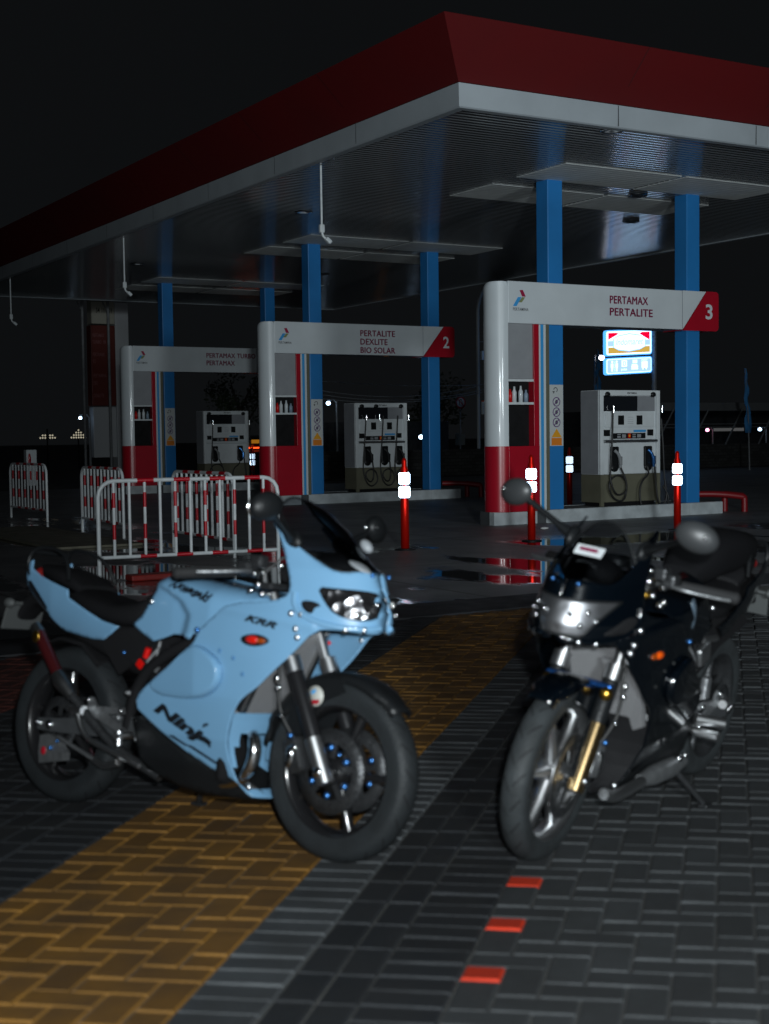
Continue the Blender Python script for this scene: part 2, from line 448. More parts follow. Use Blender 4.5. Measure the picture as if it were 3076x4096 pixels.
def brick(s0, s1, t0, t1, mi, us):
    g_ = .0018
    a0, a1, b0, b1 = s0 + g_, s1 - g_, t0 + g_, t1 - g_
    cx = (a0 + a1) / 2; ct = (b0 + b1) / 2
    O = SV * cx + T * ct
    if O.y > 8.86 or O.length < 1.7: return
    az = atan2(O.dot(rt0), O.dot(fwh))
    if abs(az) > radians(30 if az < 0 else 46) or O.dot(fwh) < .8: return
    c = .0060; dz = random.gauss(0, .0012); tx = random.gauss(0, .006); tt = random.gauss(0, .006)
    tone = random.uniform(.80, 1.2) * (.8 if random.random() < .08 else 1)
    o = len(pv)
    def P(a, b, z):
        v = SV * a + T * b; return (v.x, v.y, z + dz + tx * (a - cx) + tt * (b - ct))
    for (i, z) in ((0, -.007), (c, 0)):
        for a, b in ((a0 + i, b0 + i), (a1 - i, b0 + i), (a1 - i, b1 - i), (a0 + i, b1 - i)): pv.append(P(a, b, z))
    fs = [(4, 5, 6, 7), (0, 1, 5, 4), (1, 2, 6, 5), (2, 3, 7, 6), (3, 0, 4, 7)]
    for k_, f in enumerate(fs): pf.append([o + q for q in f]); pm.append(mi); pt.append(tone if k_ == 0 else tone * 1.5)  # chamfers coloured lighter, painting in the flash caught along paver edges
def herring(sa, us, ns, t0, nt_, mi, edge=None):
    for i in range(-1, ns + 1):
        for j in range(-2, nt_ + 2):
            d = (i - j) % 4
            x0 = sa + i * us; y0 = t0 + j * UT
            if d == 0:      # lies along s : cells i,i+1
                lo, hi = max(i, 0), min(i + 2, ns)
                if hi > lo:
                    q = mi
                    if edge is not None and lo == 0 and hi == 1: q = edge(y0)
                    brick(sa + lo * us, sa + hi * us, y0, y0 + UT, q, us)
            elif d == 2 and 0 <= i < ns: # along t : cells j-1, j
                brick(x0, x0 + us, y0 - UT, y0 + UT, mi, us)
def soldier(sa, us, t0, n_, mi):
    for j in range(n_): brick(sa, sa + 2 * us, t0 + j * UT, t0 + (j + 1) * UT, mi, us)
def stretcher(sa, us, cols, t0, n_, mi):
    for c_ in range(cols):
        for j in range(0, n_, 2): brick(sa + c_ * us, sa + (c_ + 1) * us, t0 + j * UT, t0 + (j + 2) * UT, mi, us)
K = 1 / cosn
# borders in n : yellow -2.03..-1.21
yl, yr = -2.14 * K, -1.31 * K
usy = (yr - yl) / 8; us = .107
# t phase so that the red half bricks land on t=3.06, 3.44, 3.82
T0 = .577
herring(yl, usy, 8, T0, 150, 0)
s1 = yr; soldier(s1, us, T0, 150, 4)
s2 = s1 + 2 * us; stretcher(s2, us, 2, T0 + UT, 150, 2)
s3 = s2 + 2 * us; soldier(s3, us, T0, 150, 2)
s4 = s3 + 2 * us
def red_edge(y): return 3 if y < 4.6 else 1
herring(s4, us, 72, T0 - 32 * UT, 150, 1, red_edge)
s5 = yl - 2 * us; soldier(s5, us, T0, 150, 2)
s6 = s5 - 2 * us; stretcher(s6, us, 2, T0, 150, 2)
s7 = s6 - 10 * us; herring(s7, us, 10, T0, 150, 2)
s8 = s7 - 8 * us; herring(s8, us, 8, T0, 150, 5)
s9 = s8 - 16 * us; herring(s9, us, 16, T0, 150, 2)
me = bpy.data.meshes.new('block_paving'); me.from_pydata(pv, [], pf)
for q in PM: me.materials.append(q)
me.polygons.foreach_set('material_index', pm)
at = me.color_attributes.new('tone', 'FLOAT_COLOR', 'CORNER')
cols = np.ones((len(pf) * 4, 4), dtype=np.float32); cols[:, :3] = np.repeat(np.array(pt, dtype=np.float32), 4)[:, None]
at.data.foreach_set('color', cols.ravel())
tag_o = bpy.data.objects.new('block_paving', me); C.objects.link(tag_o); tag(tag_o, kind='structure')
g = MB().use(mat('sandy_joint', (.085, .085, .08), .9, var=.3, vscale=30)); g.add([(-8, 0, -.010), (14, 0, -.010), (14, 8.90, -.010), (-8, 8.90, -.010)], [(0, 1, 2, 3)])
tag(g.build('paving_bed'), kind='structure')

# ================================================================== CANOPY
CX0, CY0, CX1, CY1, CZ = 9.34, 13.77, 20.87, 37.72, 5.27
can = empty('station_canopy', (0, 0, 0), 'long flat station roof with flared red fascia over a white band on blue columns', 'canopy')
def ceiling_mat():
    M = bpy.data.materials.new('ribbed_ceiling'); M.use_nodes = True
    n, l = M.node_tree.nodes, M.node_tree.links; b = n['Principled BSDF']
    b.inputs['Roughness'].default_value = .15; b.inputs['Metallic'].default_value = .15
    tc = n.new('ShaderNodeTexCoord'); w = n.new('ShaderNodeTexWave'); w.bands_direction = 'Y'; w.inputs['Scale'].default_value = 2.6
    w.inputs['Distortion'].default_value = .12; w.inputs['Detail'].default_value = 1
    l.new(tc.outputs['Object'], w.inputs['Vector'])
    bp = n.new('ShaderNodeBump'); bp.inputs['Strength'].default_value = .6; bp.inputs['Distance'].default_value = .010
    l.new(w.outputs['Fac'], bp.inputs['Height'])
    l.new(bp.outputs['Normal'], b.inputs['Normal'])
    r = n.new('ShaderNodeValToRGB'); r.color_ramp.elements[0].color = (.24, .26, .27, 1); r.color_ramp.elements[0].position = .05
    r.color_ramp.elements[1].color = (.33, .35, .37, 1); r.color_ramp.elements[1].position = .35
    l.new(w.outputs['Fac'], r.inputs['Fac']); l.new(r.outputs['Color'], b.inputs['Base Color'])
    return M
g = MB().use(ceiling_mat()); g.bb((CX0 + .12, CY0 + .12, CZ + .02), (CX1 - .12, CY1 - .12, CZ + .10)); g.build('ceiling', can)
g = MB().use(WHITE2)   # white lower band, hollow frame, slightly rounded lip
def frame_band(mb, prof, o=0):
    rows = []
    for off, z in prof:
        rows.append([(CX0 - off, CY0 - off, z), (CX1 + off, CY0 - off, z), (CX1 + off, CY1 + off, z), (CX0 - off, CY1 + off, z)])
    n_ = 4
    for i in range(len(rows) - 1):
        for k in range(4):
            k2 = (k + 1) % 4; mb.add([rows[i][k], rows[i][k2], rows[i + 1][k2], rows[i + 1][k]], [(0, 1, 2, 3)])
frame_band(g, [(-.14, CZ + .018), (-.13, CZ), (-.02, CZ), (0, CZ + .015), (.012, 5.555), (-.1, 5.56)])
g.use(mat('joint_grime', (.05, .055, .06), .8))
for k in range(1, 10):
    y = CY0 + 2.44 * k; g.add([(CX0 - .0165, y - .006, CZ + .02), (CX0 - .0165, y + .006, CZ + .02), (CX0 - .0165, y + .006, 5.55), (CX0 - .0165, y - .006, 5.55)], [(0, 1, 2, 3)])
for k in range(1, 5):
    x = CX0 + 2.44 * k; g.add([(x - .006, CY0 - .0165, CZ + .02), (x + .006, CY0 - .0165, CZ + .02), (x + .006, CY0 - .0165, 5.55), (x - .006, CY0 - .0165, 5.55)], [(0, 1, 2, 3)])
g.build('white_band', can)
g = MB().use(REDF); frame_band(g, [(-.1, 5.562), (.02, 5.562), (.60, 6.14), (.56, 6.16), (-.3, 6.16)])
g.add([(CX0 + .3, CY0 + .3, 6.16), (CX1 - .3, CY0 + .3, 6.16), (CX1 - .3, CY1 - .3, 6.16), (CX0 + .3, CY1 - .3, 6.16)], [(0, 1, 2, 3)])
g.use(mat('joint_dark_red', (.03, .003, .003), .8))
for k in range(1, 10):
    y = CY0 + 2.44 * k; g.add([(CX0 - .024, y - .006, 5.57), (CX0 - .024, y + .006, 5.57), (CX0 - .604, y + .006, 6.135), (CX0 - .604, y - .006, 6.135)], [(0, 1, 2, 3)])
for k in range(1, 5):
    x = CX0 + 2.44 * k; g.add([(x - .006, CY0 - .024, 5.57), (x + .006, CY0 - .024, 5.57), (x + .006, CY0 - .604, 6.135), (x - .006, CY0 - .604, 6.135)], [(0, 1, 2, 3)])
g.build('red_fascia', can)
CW = .29
LIGHTP = mat('white_ceiling_panel', (.85, .88, .86), .6, var=.06)
rib = MB()
for j in range(3):
    dy = 7.891 * j
    for (xr) in (13.503, 16.374):
        g = MB().use(BLUEC); g.bb((xr - CW, 17.09 + dy, .2), (xr, 17.09 + CW + dy, CZ + .02), bev=.012); g.build('column', can)
    for y0 in (15.97, 17.80):
        for x0 in (12.67, 15.0):
            g = MB().use(LIGHTP)
            for k in range(10): g.bb((x0 + .02, y0 + dy + k * .122, CZ + .014), (x0 + 2.26, y0 + dy + k * .122 + .112, CZ + .019))
            g.build('ceiling_panel', can)
# recessed downlights
for (x, y) in ((11.84, 13.95), (15.45, 17.56), (17.23, 19.78), (11.3, 21.5), (11.3, 29.5), (16.0, 29.5)):
    g = MB().use(CHROME); g.lathe([(0.014, .0), (-.004, .10), (-.012, .14), (-.004, .155), (.015, .16)], (x, y, CZ + .01), 'z', 24); g.build('downlight', can)
# drop pipes
for k, (y, ln, lb) in enumerate(((17.75, .98, 'white drop pole with angled tip hanging nearest the canopy corner'), (25.85, .99, 'middle white drop pole with angled tip under the long canopy edge'), (33.7, .98, 'farthest white drop pole hanging from the canopy at far left'))):
    r = empty('drop_pole', (9.62, y, CZ), lb, 'drop pole', 'thin white poles hanging from the canopy edge')
    g = MB().use(BARW); g.tube([(0, 0, .03), (0, 0, -ln + .14)], .016, 10); g.build('rod', r)
    g = MB().use(BARW); g.box((0, 0, -ln + .10), (.075, .06, .12), bev=.012); g.tube([(0, 0, -ln + .05), (.02, .0, -ln - .01), (.06, -.02, -ln - .05)], .02, 8)
    g.build('bracket', r)
    g = MB().use(WHITE); g.box((.085, -.03, -ln - .07), (.10, .07, .06), R=Matrix.Rotation(.7, 3, 'Y'), bev=.01); g.build('nozzle_box', r)

# ================================================================== ISLANDS
def logo(mb, x, y, z, s):
    B_, G_, R_ = STRBL, mat('logo_green', (.25, .28, .12), .5), mat('logo_red', (.35, .01, .06), .5)
    q = lambda pts, M_: poly(mb.use(M_), [(x + a * s, y, z + b * s) for a, b in pts])
    q([(0, .05), (.26, .05), (.62, .58), (.36, .58)], B_)
    q([(.48, .98), (.72, 1.0), (.92, .62), (.66, .62)], R_)
    q([(.40, .28), (.64, .28), (.88, .58), (.66, .58)], G_)
def make_island(j, lines, num, label_txt):
    dy = 7.891 * j; y0 = 16.97 + dy; yb = 17.44 + dy
    # kerb platform
    names = ['nearest pump island base with white kerb, under the number 3 board', 'middle pump island base with chipped white kerb under the number 2 board', 'farthest pump island base half hidden behind the red and white barriers']
    r = empty('pump_island', (14.5, 17.8 + dy, 0), names[j], 'pump island', 'raised pump islands in a row')
    ox, oy = 14.5, 17.8 + dy
    g = MB()
    g.use(mat('island_concrete', (.16, .165, .17), .8, var=.2, vscale=4)); xs0, xs1 = 12.13, 16.86
    yf, yk = 17.05 + dy, 18.0 + dy
    P5 = [(xs0, yf), (xs1, yf), (xs1, yk), (12.95, yk), (xs0, yf + .36)]
    ins = [(xs0 + .03, yf + .03), (xs1 - .03, yf + .03), (xs1 - .03, yk - .03), (12.97, yk - .03), (xs0 + .03, yf + .35)]
    g.add([(x - ox, y - oy, z) for z in (0, .195) for x, y in ins], [(0, 1, 2, 3, 4), (9, 8, 7, 6, 5)] + [(k, (k + 1) % 5, 5 + (k + 1) % 5, 5 + k) for k in range(5)]); g.build('platform', r)
    g = MB()
    def kseg(a, b, M_):
        a, b = Vector((a[0], a[1], 0)), Vector((b[0], b[1], 0)); d = (b - a).normalized(); n_ = Vector((-d.y, d.x, 0)) * .12
        q = [a + d * .002, b - d * .002, b - d * .002 + n_, a + d * .002 + n_]; g.use(M_)
        top = [a + d * .004 + n_ * .08, b - d * .004 + n_ * .08, b - d * .004 + n_, a + d * .004 + n_]
        vs = [(v.x - ox, v.y - oy, 0) for v in q] + [(v.x - ox, v.y - oy, .188) for v in q] + [(v.x - ox, v.y - oy, .2) for v in top]
        g.add(vs, [(k, (k + 1) % 4, 4 + (k + 1) % 4, 4 + k) for k in range(4)] + [(4 + k, 4 + (k + 1) % 4, 8 + (k + 1) % 4, 8 + k) for k in range(4)] + [(8, 9, 10, 11)])
    for a, b, M_ in ((xs0, 12.95, KERBW), (12.95, 13.12, KERBG), (13.12, 16.1, KERBW), (16.1, xs1, KERBW)): kseg((a, yf), (b, yf), M_)
    kseg((xs1, yf + .125), (xs1, yk), KERBG); kseg((xs1 - .125, yk), (12.95, yk), KERBW); kseg((12.9, yk - .06), (xs0 + .02, yf + .40), KERBG); kseg((xs0, yf + .36), (xs0, yf + .125), KERBG)
    g.build('kerb', r)
    # portal sign
    lb = ['white overhead board lettered PERTAMAX PERTALITE with red number 3 corner', 'white overhead board lettered PERTALITE DEXLITE BIO SOLAR with number 2', 'dim white overhead board lettered PERTAMAX TURBO PERTAMAX'][j]
    p = empty('pump_totem', (12.0, y0, .2), lb, 'totem', 'rounded totems with overhead boards')
    X, Y, Z = 12.0, y0, .2
    def B(a, b): return (Vector(a) - Vector((X, Y, Z)), Vector(b) - Vector((X, Y, Z)))
    xl, xr, zt, zb = 12.125, 16.68, 3.69, 3.055
    # white arched body: rounded left pillar + board
    g = MB().use(WHITE)
    rr = .235
    def capsule(mb, z0, z1, r_, cx):
        n = 18; yc = (y0 + yb) / 2
        ring = [(cx - r_ * cos(a), yc + r_ * sin(a)) for a in [(-pi / 2) + pi * k / n for k in range(n + 1)]]
        vs = [(x - X, y - Y, z0 - Z) for x, y in ring] + [(x - X, y - Y, z1 - Z) for x, y in ring]; m_ = n + 1
        mb.add(vs, [(k, k + 1, m_ + k + 1, m_ + k) for k in range(n)], True)
        mb.add(vs, [list(range(m_)), list(range(2 * m_ - 1, m_ - 1, -1)), (0, n, 2 * m_ - 1, m_)])
    cx = xl + rr
    capsule(g, 1.2, zt - .10, rr, cx)
    for k in range(5):   # rounded shoulder
        a0, a1 = k / 5 * pi / 2, (k + 1) / 5 * pi / 2
        capsule(g, zt - .10 + .10 * sin(a0), zt - .10 + .10 * sin(a1), rr - .08 * (1 - cos(a1)), cx)
    
    g.build('pillar', p)
    g = MB().use(WHITE); g.bb(*B((cx + .002, y0 - .002, zb), (15.88, yb, zt)), bev=.012)
    A_ = [(15.88, zb), (16.40, zt), (15.88, zt)]
    vs = [(a - X, y0 - Y, z - Z) for a, z in A_] + [(a - X, yb - Y, z - Z) for a, z in A_]
    g.add(vs, [(0, 1, 2), (5, 4, 3), (1, 4, 5, 2)]); g.build('board', p)
    g = MB().use(REDP)
    rc = .07
    A_ = [(15.885, zb - .012)] + [(xr - rc + rc * sin(a), zb - .012 + rc - rc * cos(a)) for a in (0, .4, .8, 1.2, pi / 2)] + [(xr - rc + rc * cos(a), zt + .004 - rc + rc * sin(a)) for a in (0, .4, .8, 1.2, pi / 2)] + [(16.41, zt + .004)]
    m_ = len(A_); vs = [(a - X, y0 - .004 - Y, z - Z) for a, z in A_] + [(a - X, yb + .004 - Y, z - Z) for a, z in A_]
    g.add(vs, [list(range(m_)), list(range(2 * m_ - 1, m_ - 1, -1))] + [(k, (k + 1) % m_, m_ + (k + 1) % m_, m_ + k) for k in range(m_)])
    g.build('red_corner', p)
    if num:
        g = MB().use(WHITE); put_text(g, num, (16.385 - X, y0 - .008 - Y, 3.235 - Z), (1, 0, 0), (0, 0, 1), .155, .25, bold=.02); g.build('number', p)
    g = MB().use(MAROON); h = .118
    tops = {2: [3.425, 3.235], 3: [3.445, 3.27, 3.095]}[len(lines)]
    for t_, zz, ox_, oy_, oz_ in [(a, b, c, d, e) for a, b in zip(lines, tops) for c, d, e in ((-.005, 0, 0), (.005, -.0006, .002), (0, -.0012, -.003), (0, -.0018, .003))]: put_text(g, t_, (14.34 + ox_ - X, y0 - .008 + oy_ - Y, zz + oz_ - Z), (1, 0, 0), (0, 0, 1), .0945 * len(t_) * (1.04 if len(lines) == 2 else .98), h, bold=0.0, spacing=1.06)
    g.build('lettering', p)
    g = MB(); logo(g, 12.45 - X, y0 - .008 - Y, 3.30 - Z, .26)
    g.use(mat('logo_dark', (.03, .03, .04), .5)); put_text(g, 'PERTAMINA', (12.45 - X, y0 - .008 - Y, 3.245 - Z), (1, 0, 0), (0, 0, 1), .29, .045, bold=.004, spacing=1.1); g.build('logo', p)
    # red base and frame
    g = MB().use(REDP); capsule(g, .2, 1.199, rr + .004, cx)
    g.bb(*B((cx, y0 - .004, .2), (12.94, yb + .004, 1.199)), bev=.004)
    g.bb(*B((12.84, y0 + .0, 1.199), (12.94, yb, zb - .003)), bev=.004); g.build('base', p)
    g = MB().use(GREYP); g.bb(*B((12.352, y0 + .03, 2.22), (12.838, yb - .03, zb - .002))); g.use(BARW)
    g.bb(*B((12.352, y0 + .005, 2.18), (12.838, yb - .01, 2.215))); g.bb(*B((12.352, y0 + .005, 1.83), (12.838, yb - .01, 1.865)))
    g.use(BLACKM); g.bb(*B((12.352, y0 + .13, 1.202), (12.838, y0 + .15, 2.178)))
    g.build('cabinet', p)
    # stripes strip
    g = MB()
    for a, b, M_ in ((12.942, 12.985, WHITE), (12.987, 13.04, STRBL), (13.042, 13.085, WHITE), (13.087, 13.15, OLIVE)): g.use(M_).bb(*B((a, y0 + .02, .2), (b, yb - .02, zb - .003)))
    g.build('striped_strip', p)
    # column sticker
    st = MB().use(mat('sticker_white', (.55, .58, .58), .5)); yy = 17.09 + dy - .006
    st.bb(*B((13.225, yy, 1.19), (13.49, yy + .004, 2.14)))
    st.use(PURP)
    for k, zc in enumerate((1.875, 1.715, 1.555)):
        c = Vector((13.357 - X, yy - .004 - Y, zc - Z)); n = 20
        vs = [c + Vector((cos(2 * pi * i / n) * r_, 0, sin(2 * pi * i / n) * r_)) for r_ in (.075, .060) for i in range(n)]
        st.add(vs, [(i, (i + 1) % n, n + (i + 1) % n, n + i) for i in range(n)])
        d = Vector((.045, 0, .045)); e = Vector((.006, 0, -.006)); st.add([c - d - e, c - d + e, c + d + e, c + d - e], [(0, 1, 2, 3)])
        st.use(mat('icon_dark', (.06, .06, .07), .6)); st.add([c + Vector(q) for q in ((-.03, .001, -.02), (.01, .001, -.035), (.03, .001, .0), (.0, .001, .035), (-.02, .001, .02))], [(0, 1, 2, 3, 4)]); st.use(PURP)
    st.use(mat('icon_dark', (.06, .06, .07), .6)); c = Vector((13.34 - X, yy - .004 - Y, 2.06 - Z))
    arc = [c + Vector((.035 * cos(a), 0, .035 * sin(a))) for a in [radians(q) for q in range(-60, 200, 26)]]
    st.tube(arc, .006, 5); st.add([c + Vector(q) for q in ((-.06, 0, -.02), (-.015, 0, -.02), (-.037, 0, -.06))], [(0, 1, 2)])
    st.use(YELST); c0 = 13.357 - X; yq = yy - .004 - Y
    st.add([(c0 - .10, yq, 1.325 - Z), (c0 + .10, yq, 1.325 - Z), (c0, yq, 1.46 - Z)], [(0, 1, 2)])
    st.use(mat('orange_sticker', (.75, .22, .02), .5)); st.add([(c0 - .10, yq, 1.20 - Z), (c0 + .10, yq, 1.20 - Z), (c0 + .10, yq, 1.315 - Z), (c0 - .10, yq, 1.315 - Z)], [(0, 1, 2, 3)])
    st.build('warning_sticker', p)
    # bottles on the cabinet shelf
    for k, (bx, h_, M_) in enumerate(((12.43, .20, REDPL), (12.52, .24, BARW), (12.63, .25, WHITE), (12.74, .19, mat('bottle_blue_grey', (.25, .33, .42), .4)))):
        b = MB().use(M_); b.lathe([(0, .001), (0, .035), (h_ * .65, .037), (h_ * .8, .018), (h_, .016), (h_ + .001, .001)], (0, 0, 0), 'z', 12)
        o = b.build('oil_bottle'); o.location = (bx, y0 + .06 + .015 * (k % 2), 1.866)
        ws = ['red', 'short white', 'tall white', 'grey'][k]; isl = ['PERTAMAX PERTALITE', 'DEXLITE BIO SOLAR', 'PERTAMAX TURBO'][j]; pos = ['leftmost', 'second from left', 'third from left', 'rightmost'][k]
        tag(o, '%s oil bottle, %s on shelf under %s board' % (ws, pos, isl), 'bottle', 'bottles on the totem shelves')
    return p

make_island(0, ['PERTAMAX', 'PERTALITE'], '3', '')
make_island(1, ['PERTALITE', 'DEXLITE', 'BIO SOLAR'], '2', '')
make_island(2, ['PERTAMAX TURBO', 'PERTAMAX'], None, '')

# ---- pumps
PGREY = mat('pump_side_grey', (.26, .27, .29), .5, var=.06)
PWHITE = mat('pump_white', (.66, .70, .72), .42, var=.05)
def make_pump(dy, nz, label, lit):
    X0, X1, Y0, Y1 = 14.335, 15.60, 17.23 + dy, 17.70 + dy
    p = empty('fuel_pump', ((X0 + X1) / 2, Y0, .2), label, 'fuel pump', 'fuel dispensers on the islands')
    O = Vector(((X0 + X1) / 2, Y0, .2)); w = X1 - X0
    def L(x, y, z): return (x - w / 2, y, z)         # x from left edge, y back from front, z above platform
    g = MB().use(PWHITE)
    g.bb(L(0, .012, .51), L(w, .47, 1.87), bev=.012); g.use(PGREY); g.bb(L(-.004, .03, .52), L(.01, .46, 1.86))
    g.use(PWHITE); g.bb(L(0, -.03, .51), L(.07, .012, 1.868), bev=.008); g.bb(L(w - .07, -.03, .51), L(w, .012, 1.868), bev=.008); g.bb(L(.07, -.03, 1.78), L(w - .07, .012, 1.868), bev=.008)
    g.build('cabinet', p)
    g = MB().use(OLIVE); g.bb(L(.002, .014, .06), L(w - .002, .468, .508), bev=.006); g.bb(L(0, -.028, 0), L(.07, .012, .508)); g.bb(L(w - .07, -.028, 0), L(w, .012, .508)); g.use(BLACKM); g.bb(L(.07, .05, 0), L(w - .07, .45, .058)); g.build('lower_panel', p)
    g = MB().use(DARKG); g.bb(L(.09, .0, 1.53), L(.80, .011, 1.775)); g.use(PGREY); g.bb(L(.802, .0, 1.53), L(w - .09, .011, 1.775)); g.build('display', p)
    g = MB().use(PWHITE); g.bb(L(.12, -.012, 1.27), L(w - .12, .011, 1.50), bev=.006)
    g.use(BLACKP)
    for a in (.38, .77): g.bb(L(a, -.020, 1.31), L(a + .12, -.010, 1.46))
    g.use(GREYP)
    for k in range(4): g.bb(L(.58, -.016, 1.33 + k * .033), L(.70, -.010, 1.336 + k * .033))
    g.build('keypad', p)
    g = MB().use(BLACKP); g.bb(L(.26, -.014, 1.085), L(.96, .011, 1.175)); g.bb(L(.10, -.014, 1.13), L(.21, .011, 1.23)); g.bb(L(1.02, -.014, 1.13), L(1.13, .011, 1.23))
    g.use(GREYP)
    for a in (.36, .68):
        g.bb(L(a, -.018, 1.10), L(a + .07, -.0135, 1.13)); g.bb(L(a + .10, -.018, 1.10), L(a + .18, -.0135, 1.155)); g.bb(L(a, -.018, 1.145), L(a + .07, -.0135, 1.16))
    g.use(REDPL); g.bb(L(.585, -.018, 1.09), L(.645, -.0135, 1.17)); g.use(YELST); g.bb(L(.60, -.021, 1.11), L(.63, -.0175, 1.15))
    g.use(STRBL); g.bb(L(.72, -.012, 1.19), L(.97, .0, 1.225)); g.build('price_strip', p)
    g = MB().use(SATIN if lit else PWHITE); g.tube([L(.075, -.03, 1.045), L(w - .075, -.03, 1.045)], .026, 10); g.build('lip', p)
    g = MB().use(mat('logo_dark', (.03, .03, .04), .5)); put_text(g, 'PERTAMINA', L(.56, -.034, 1.805), (1, 0, 0), (0, 0, 1), .20, .03, bold=.02); g.build('brand_text', p)
    xs = {2: (.22, .93), 3: (.20, .62, .98)}[nz]
    for k, a in enumerate(xs):
        g = MB().use(BLACKP); n = 8
        g.bb(L(a, -.03, .62), L(a + .17, .011, .96), bev=.03); g.ball(L(a + .085, -.01, .62), (.085, .03, .07), 14); g.build('nozzle_boot', p)
        g = MB().use([POLEM, BLUAN, POLEM][k] if nz == 2 else BLACKP)
        g.bend([L(a + .06, -.04, .90), L(a + .12, -.07, .84), L(a + .15, -.07, .74), L(a + .165, -.06, .62)], [.02] * 2 + [.026] * 100 if False else .026, 8); g.bb(L(a + .13, -.10, .66), L(a + .18, -.05, .80), bev=.01)
        g.build('nozzle', p)
        g = MB().use(HOSE)
        if nz == 2 and k == 0:
            q = [(.24, 1.55), (.20, 1.0), (.17, .5), (.20, .28), (.34, .16), (.50, .22), (.52, .40), (.36, .52), (.18, .44), (.12, .30), (.24, .12), (.42, .06), (.52, .20), (.50, .40), (.40, .62)]
        elif nz == 2:
            q = [(1.27, 1.40), (1.25, .9), (1.18, .45), (1.17, .05), (1.26, -.09), (1.42, .0), (1.36, .2), (1.30, .05), (1.05, -.14), (.80, -.12), (.73, .12), (.76, .34), (.95, .50), (1.10, .50), (1.10, .62)]
            q = [(1.27, 1.40), (1.29, .9), (1.33, .45), (1.38, .10), (1.28, -.06), (1.16, .05), (1.14, .40), (1.10, .62)]
            g.bend([L(.96, -.06, .62), L(.98, -.08, .50), L(.78, -.10, .38), L(.73, -.12, .12), L(.80, -.14, -.08), L(1.05, -.16, -.16), L(1.30, -.14, -.10), L(1.40, -.1, .12), L(1.30, -.06, .30)], .015, 8, 3)
        else:
            q = [(a + .04, 1.60), (a - .02, 1.0), (a - .06, .5), (a, .2), (a + .16, .10), (a + .30, .22), (a + .28, .42), (a + .12, .50), (a - .02, .38), (a + .1, .18), (a + .22, .30), (a + .17, .62)]
        g.bend([L(x, -.05 - .03 * (i % 2), z) for i, (x, z) in enumerate(q)], .015, 8, 3)
        g.build('hose', p)
    g = MB().use(BLACKP)
    for a in ((.15, w - .15) if nz == 2 else (.15, .50, w - .15)):
        g = MB().use(BLACKP); g.ball(L(a, -.02, 1.80), (.06, .04, .045), 12); g.build('hose_outlet', p)
    for a in ((.24, w + .01) if nz == 2 else (.24, .56, w + .01)):
        g = MB().use(CHROME); g.tube([L(a, -.07, 1.62), L(a, -.07, 1.50)], .016, 8); g.build('swivel', p)
    return p
make_pump(0, 2, 'white two-hose dispenser with one blue nozzle under the number 3 board', True)
make_pump(7.891, 3, 'white dispenser with three black nozzles under the number 2 board', True)
make_pump(15.782, 2, 'dim white two-hose dispenser farthest left under the canopy', False)

# ---- red guard rails at the island ends, extinguishers
for j, lb in enumerate(('bent red guard rail at the right end of the nearest island', 'bent red guard rail at the end of the middle island')):
    dy = 7.891 * j
    g = MB().use(mat('dull_red_rail', (.22, .006, .010), .45)); g.bend([(16.75, 17.6 + dy, .31), (17.08, 17.35 + dy, .31), (17.44, 17.15 + dy, .26), (17.46, 17.14 + dy, .24), (17.46, 17.14 + dy, 0)], .055, 10, 2)
    g.tube([(17.30, 17.45 + dy, 0), (17.30, 17.45 + dy, .30)], .055, 10); g.tube([(17.30, 17.45 + dy, .30), (17.44, 17.16 + dy, .27)], .055, 10)
    tag(g.build('guard_rail'), lb, 'guard rail', 'red guard rails')
    r = empty('fire_extinguisher', (16.46, 17.42 + dy, .2), ('red extinguisher behind the right blue column of the nearest island', 'red extinguisher behind the right blue column of the middle island')[j], 'fire extinguisher', 'extinguishers behind columns')
    g = MB().use(REDPL); g.lathe([(0, .001), (0, .085), (.42, .085), (.50, .05), (.52, .02), (.52, .001)], (0, 0, 0), 'z', 16); g.build('cylinder', r)
    g = MB().use(BLACKP); g.box((0, 0, .55), (.05, .10, .05), bev=.01); g.bend([(0, .03, .54), (.07, .05, .45), (.09, .03, .2)], .01, 6); g.build('valve', r)

# ---- delineator posts
def make_post():
    r = empty('delineator_post', (0, 0, 0), 'x', 'bollard', 'red flexible posts with white reflectors')
    g = MB().use(POSTR); g.lathe([(.012, .001), (.012, .052), (.55, .050), (.98, .046), (1.02, .030), (1.08, .030), (1.11, .018), (1.118, .001)], (0, 0, 0), 'z', 20); g.build('tube', r)
    for z0 in (.635, .800):
        g = MB(); n = 5; A_ = []
        for cx_, cz_, s_ in ((.045, .117, 0), (-.045, .117, pi / 2), (-.045, .023, pi), (.045, .023, 3 * pi / 2)):
            for q in range(n): A_.append((cx_ + .023 * cos(s_ + q * pi / 8), z0 + cz_ + .023 * sin(s_ + q * pi / 8)))
        N_ = len(A_)
        for k_, (y_, m_) in enumerate(((-.064, RETRO), (-.0575, POSTR))):
            g.use(m_); tl = .035
            vs = [(a, y_ + tl * (b - z0 - .07), b) for a, b in A_] + [(a, y_ + .005 + tl * (b - z0 - .07), b) for a, b in A_]
            g.add(vs, [list(range(N_)), list(range(2 * N_ - 1, N_ - 1, -1))] + [(k, (k + 1) % N_, N_ + (k + 1) % N_, N_ + k) for k in range(N_)])
        g.use(POSTR); g.lathe([(z0 + .01, .051), (z0 + .01, .056), (z0 + .138, .056), (z0 + .138, .051)], (0, 0, 0), 'z', 20)
        g.build('reflector', r)
    g = MB().use(BLACKP); g.lathe([(.0, .001), (.0, .13), (.012, .13), (.02, .06), (.02, .001)], (0, 0, 0), 'z', 24); g.build('foot', r)
    return r
p0 = make_post()
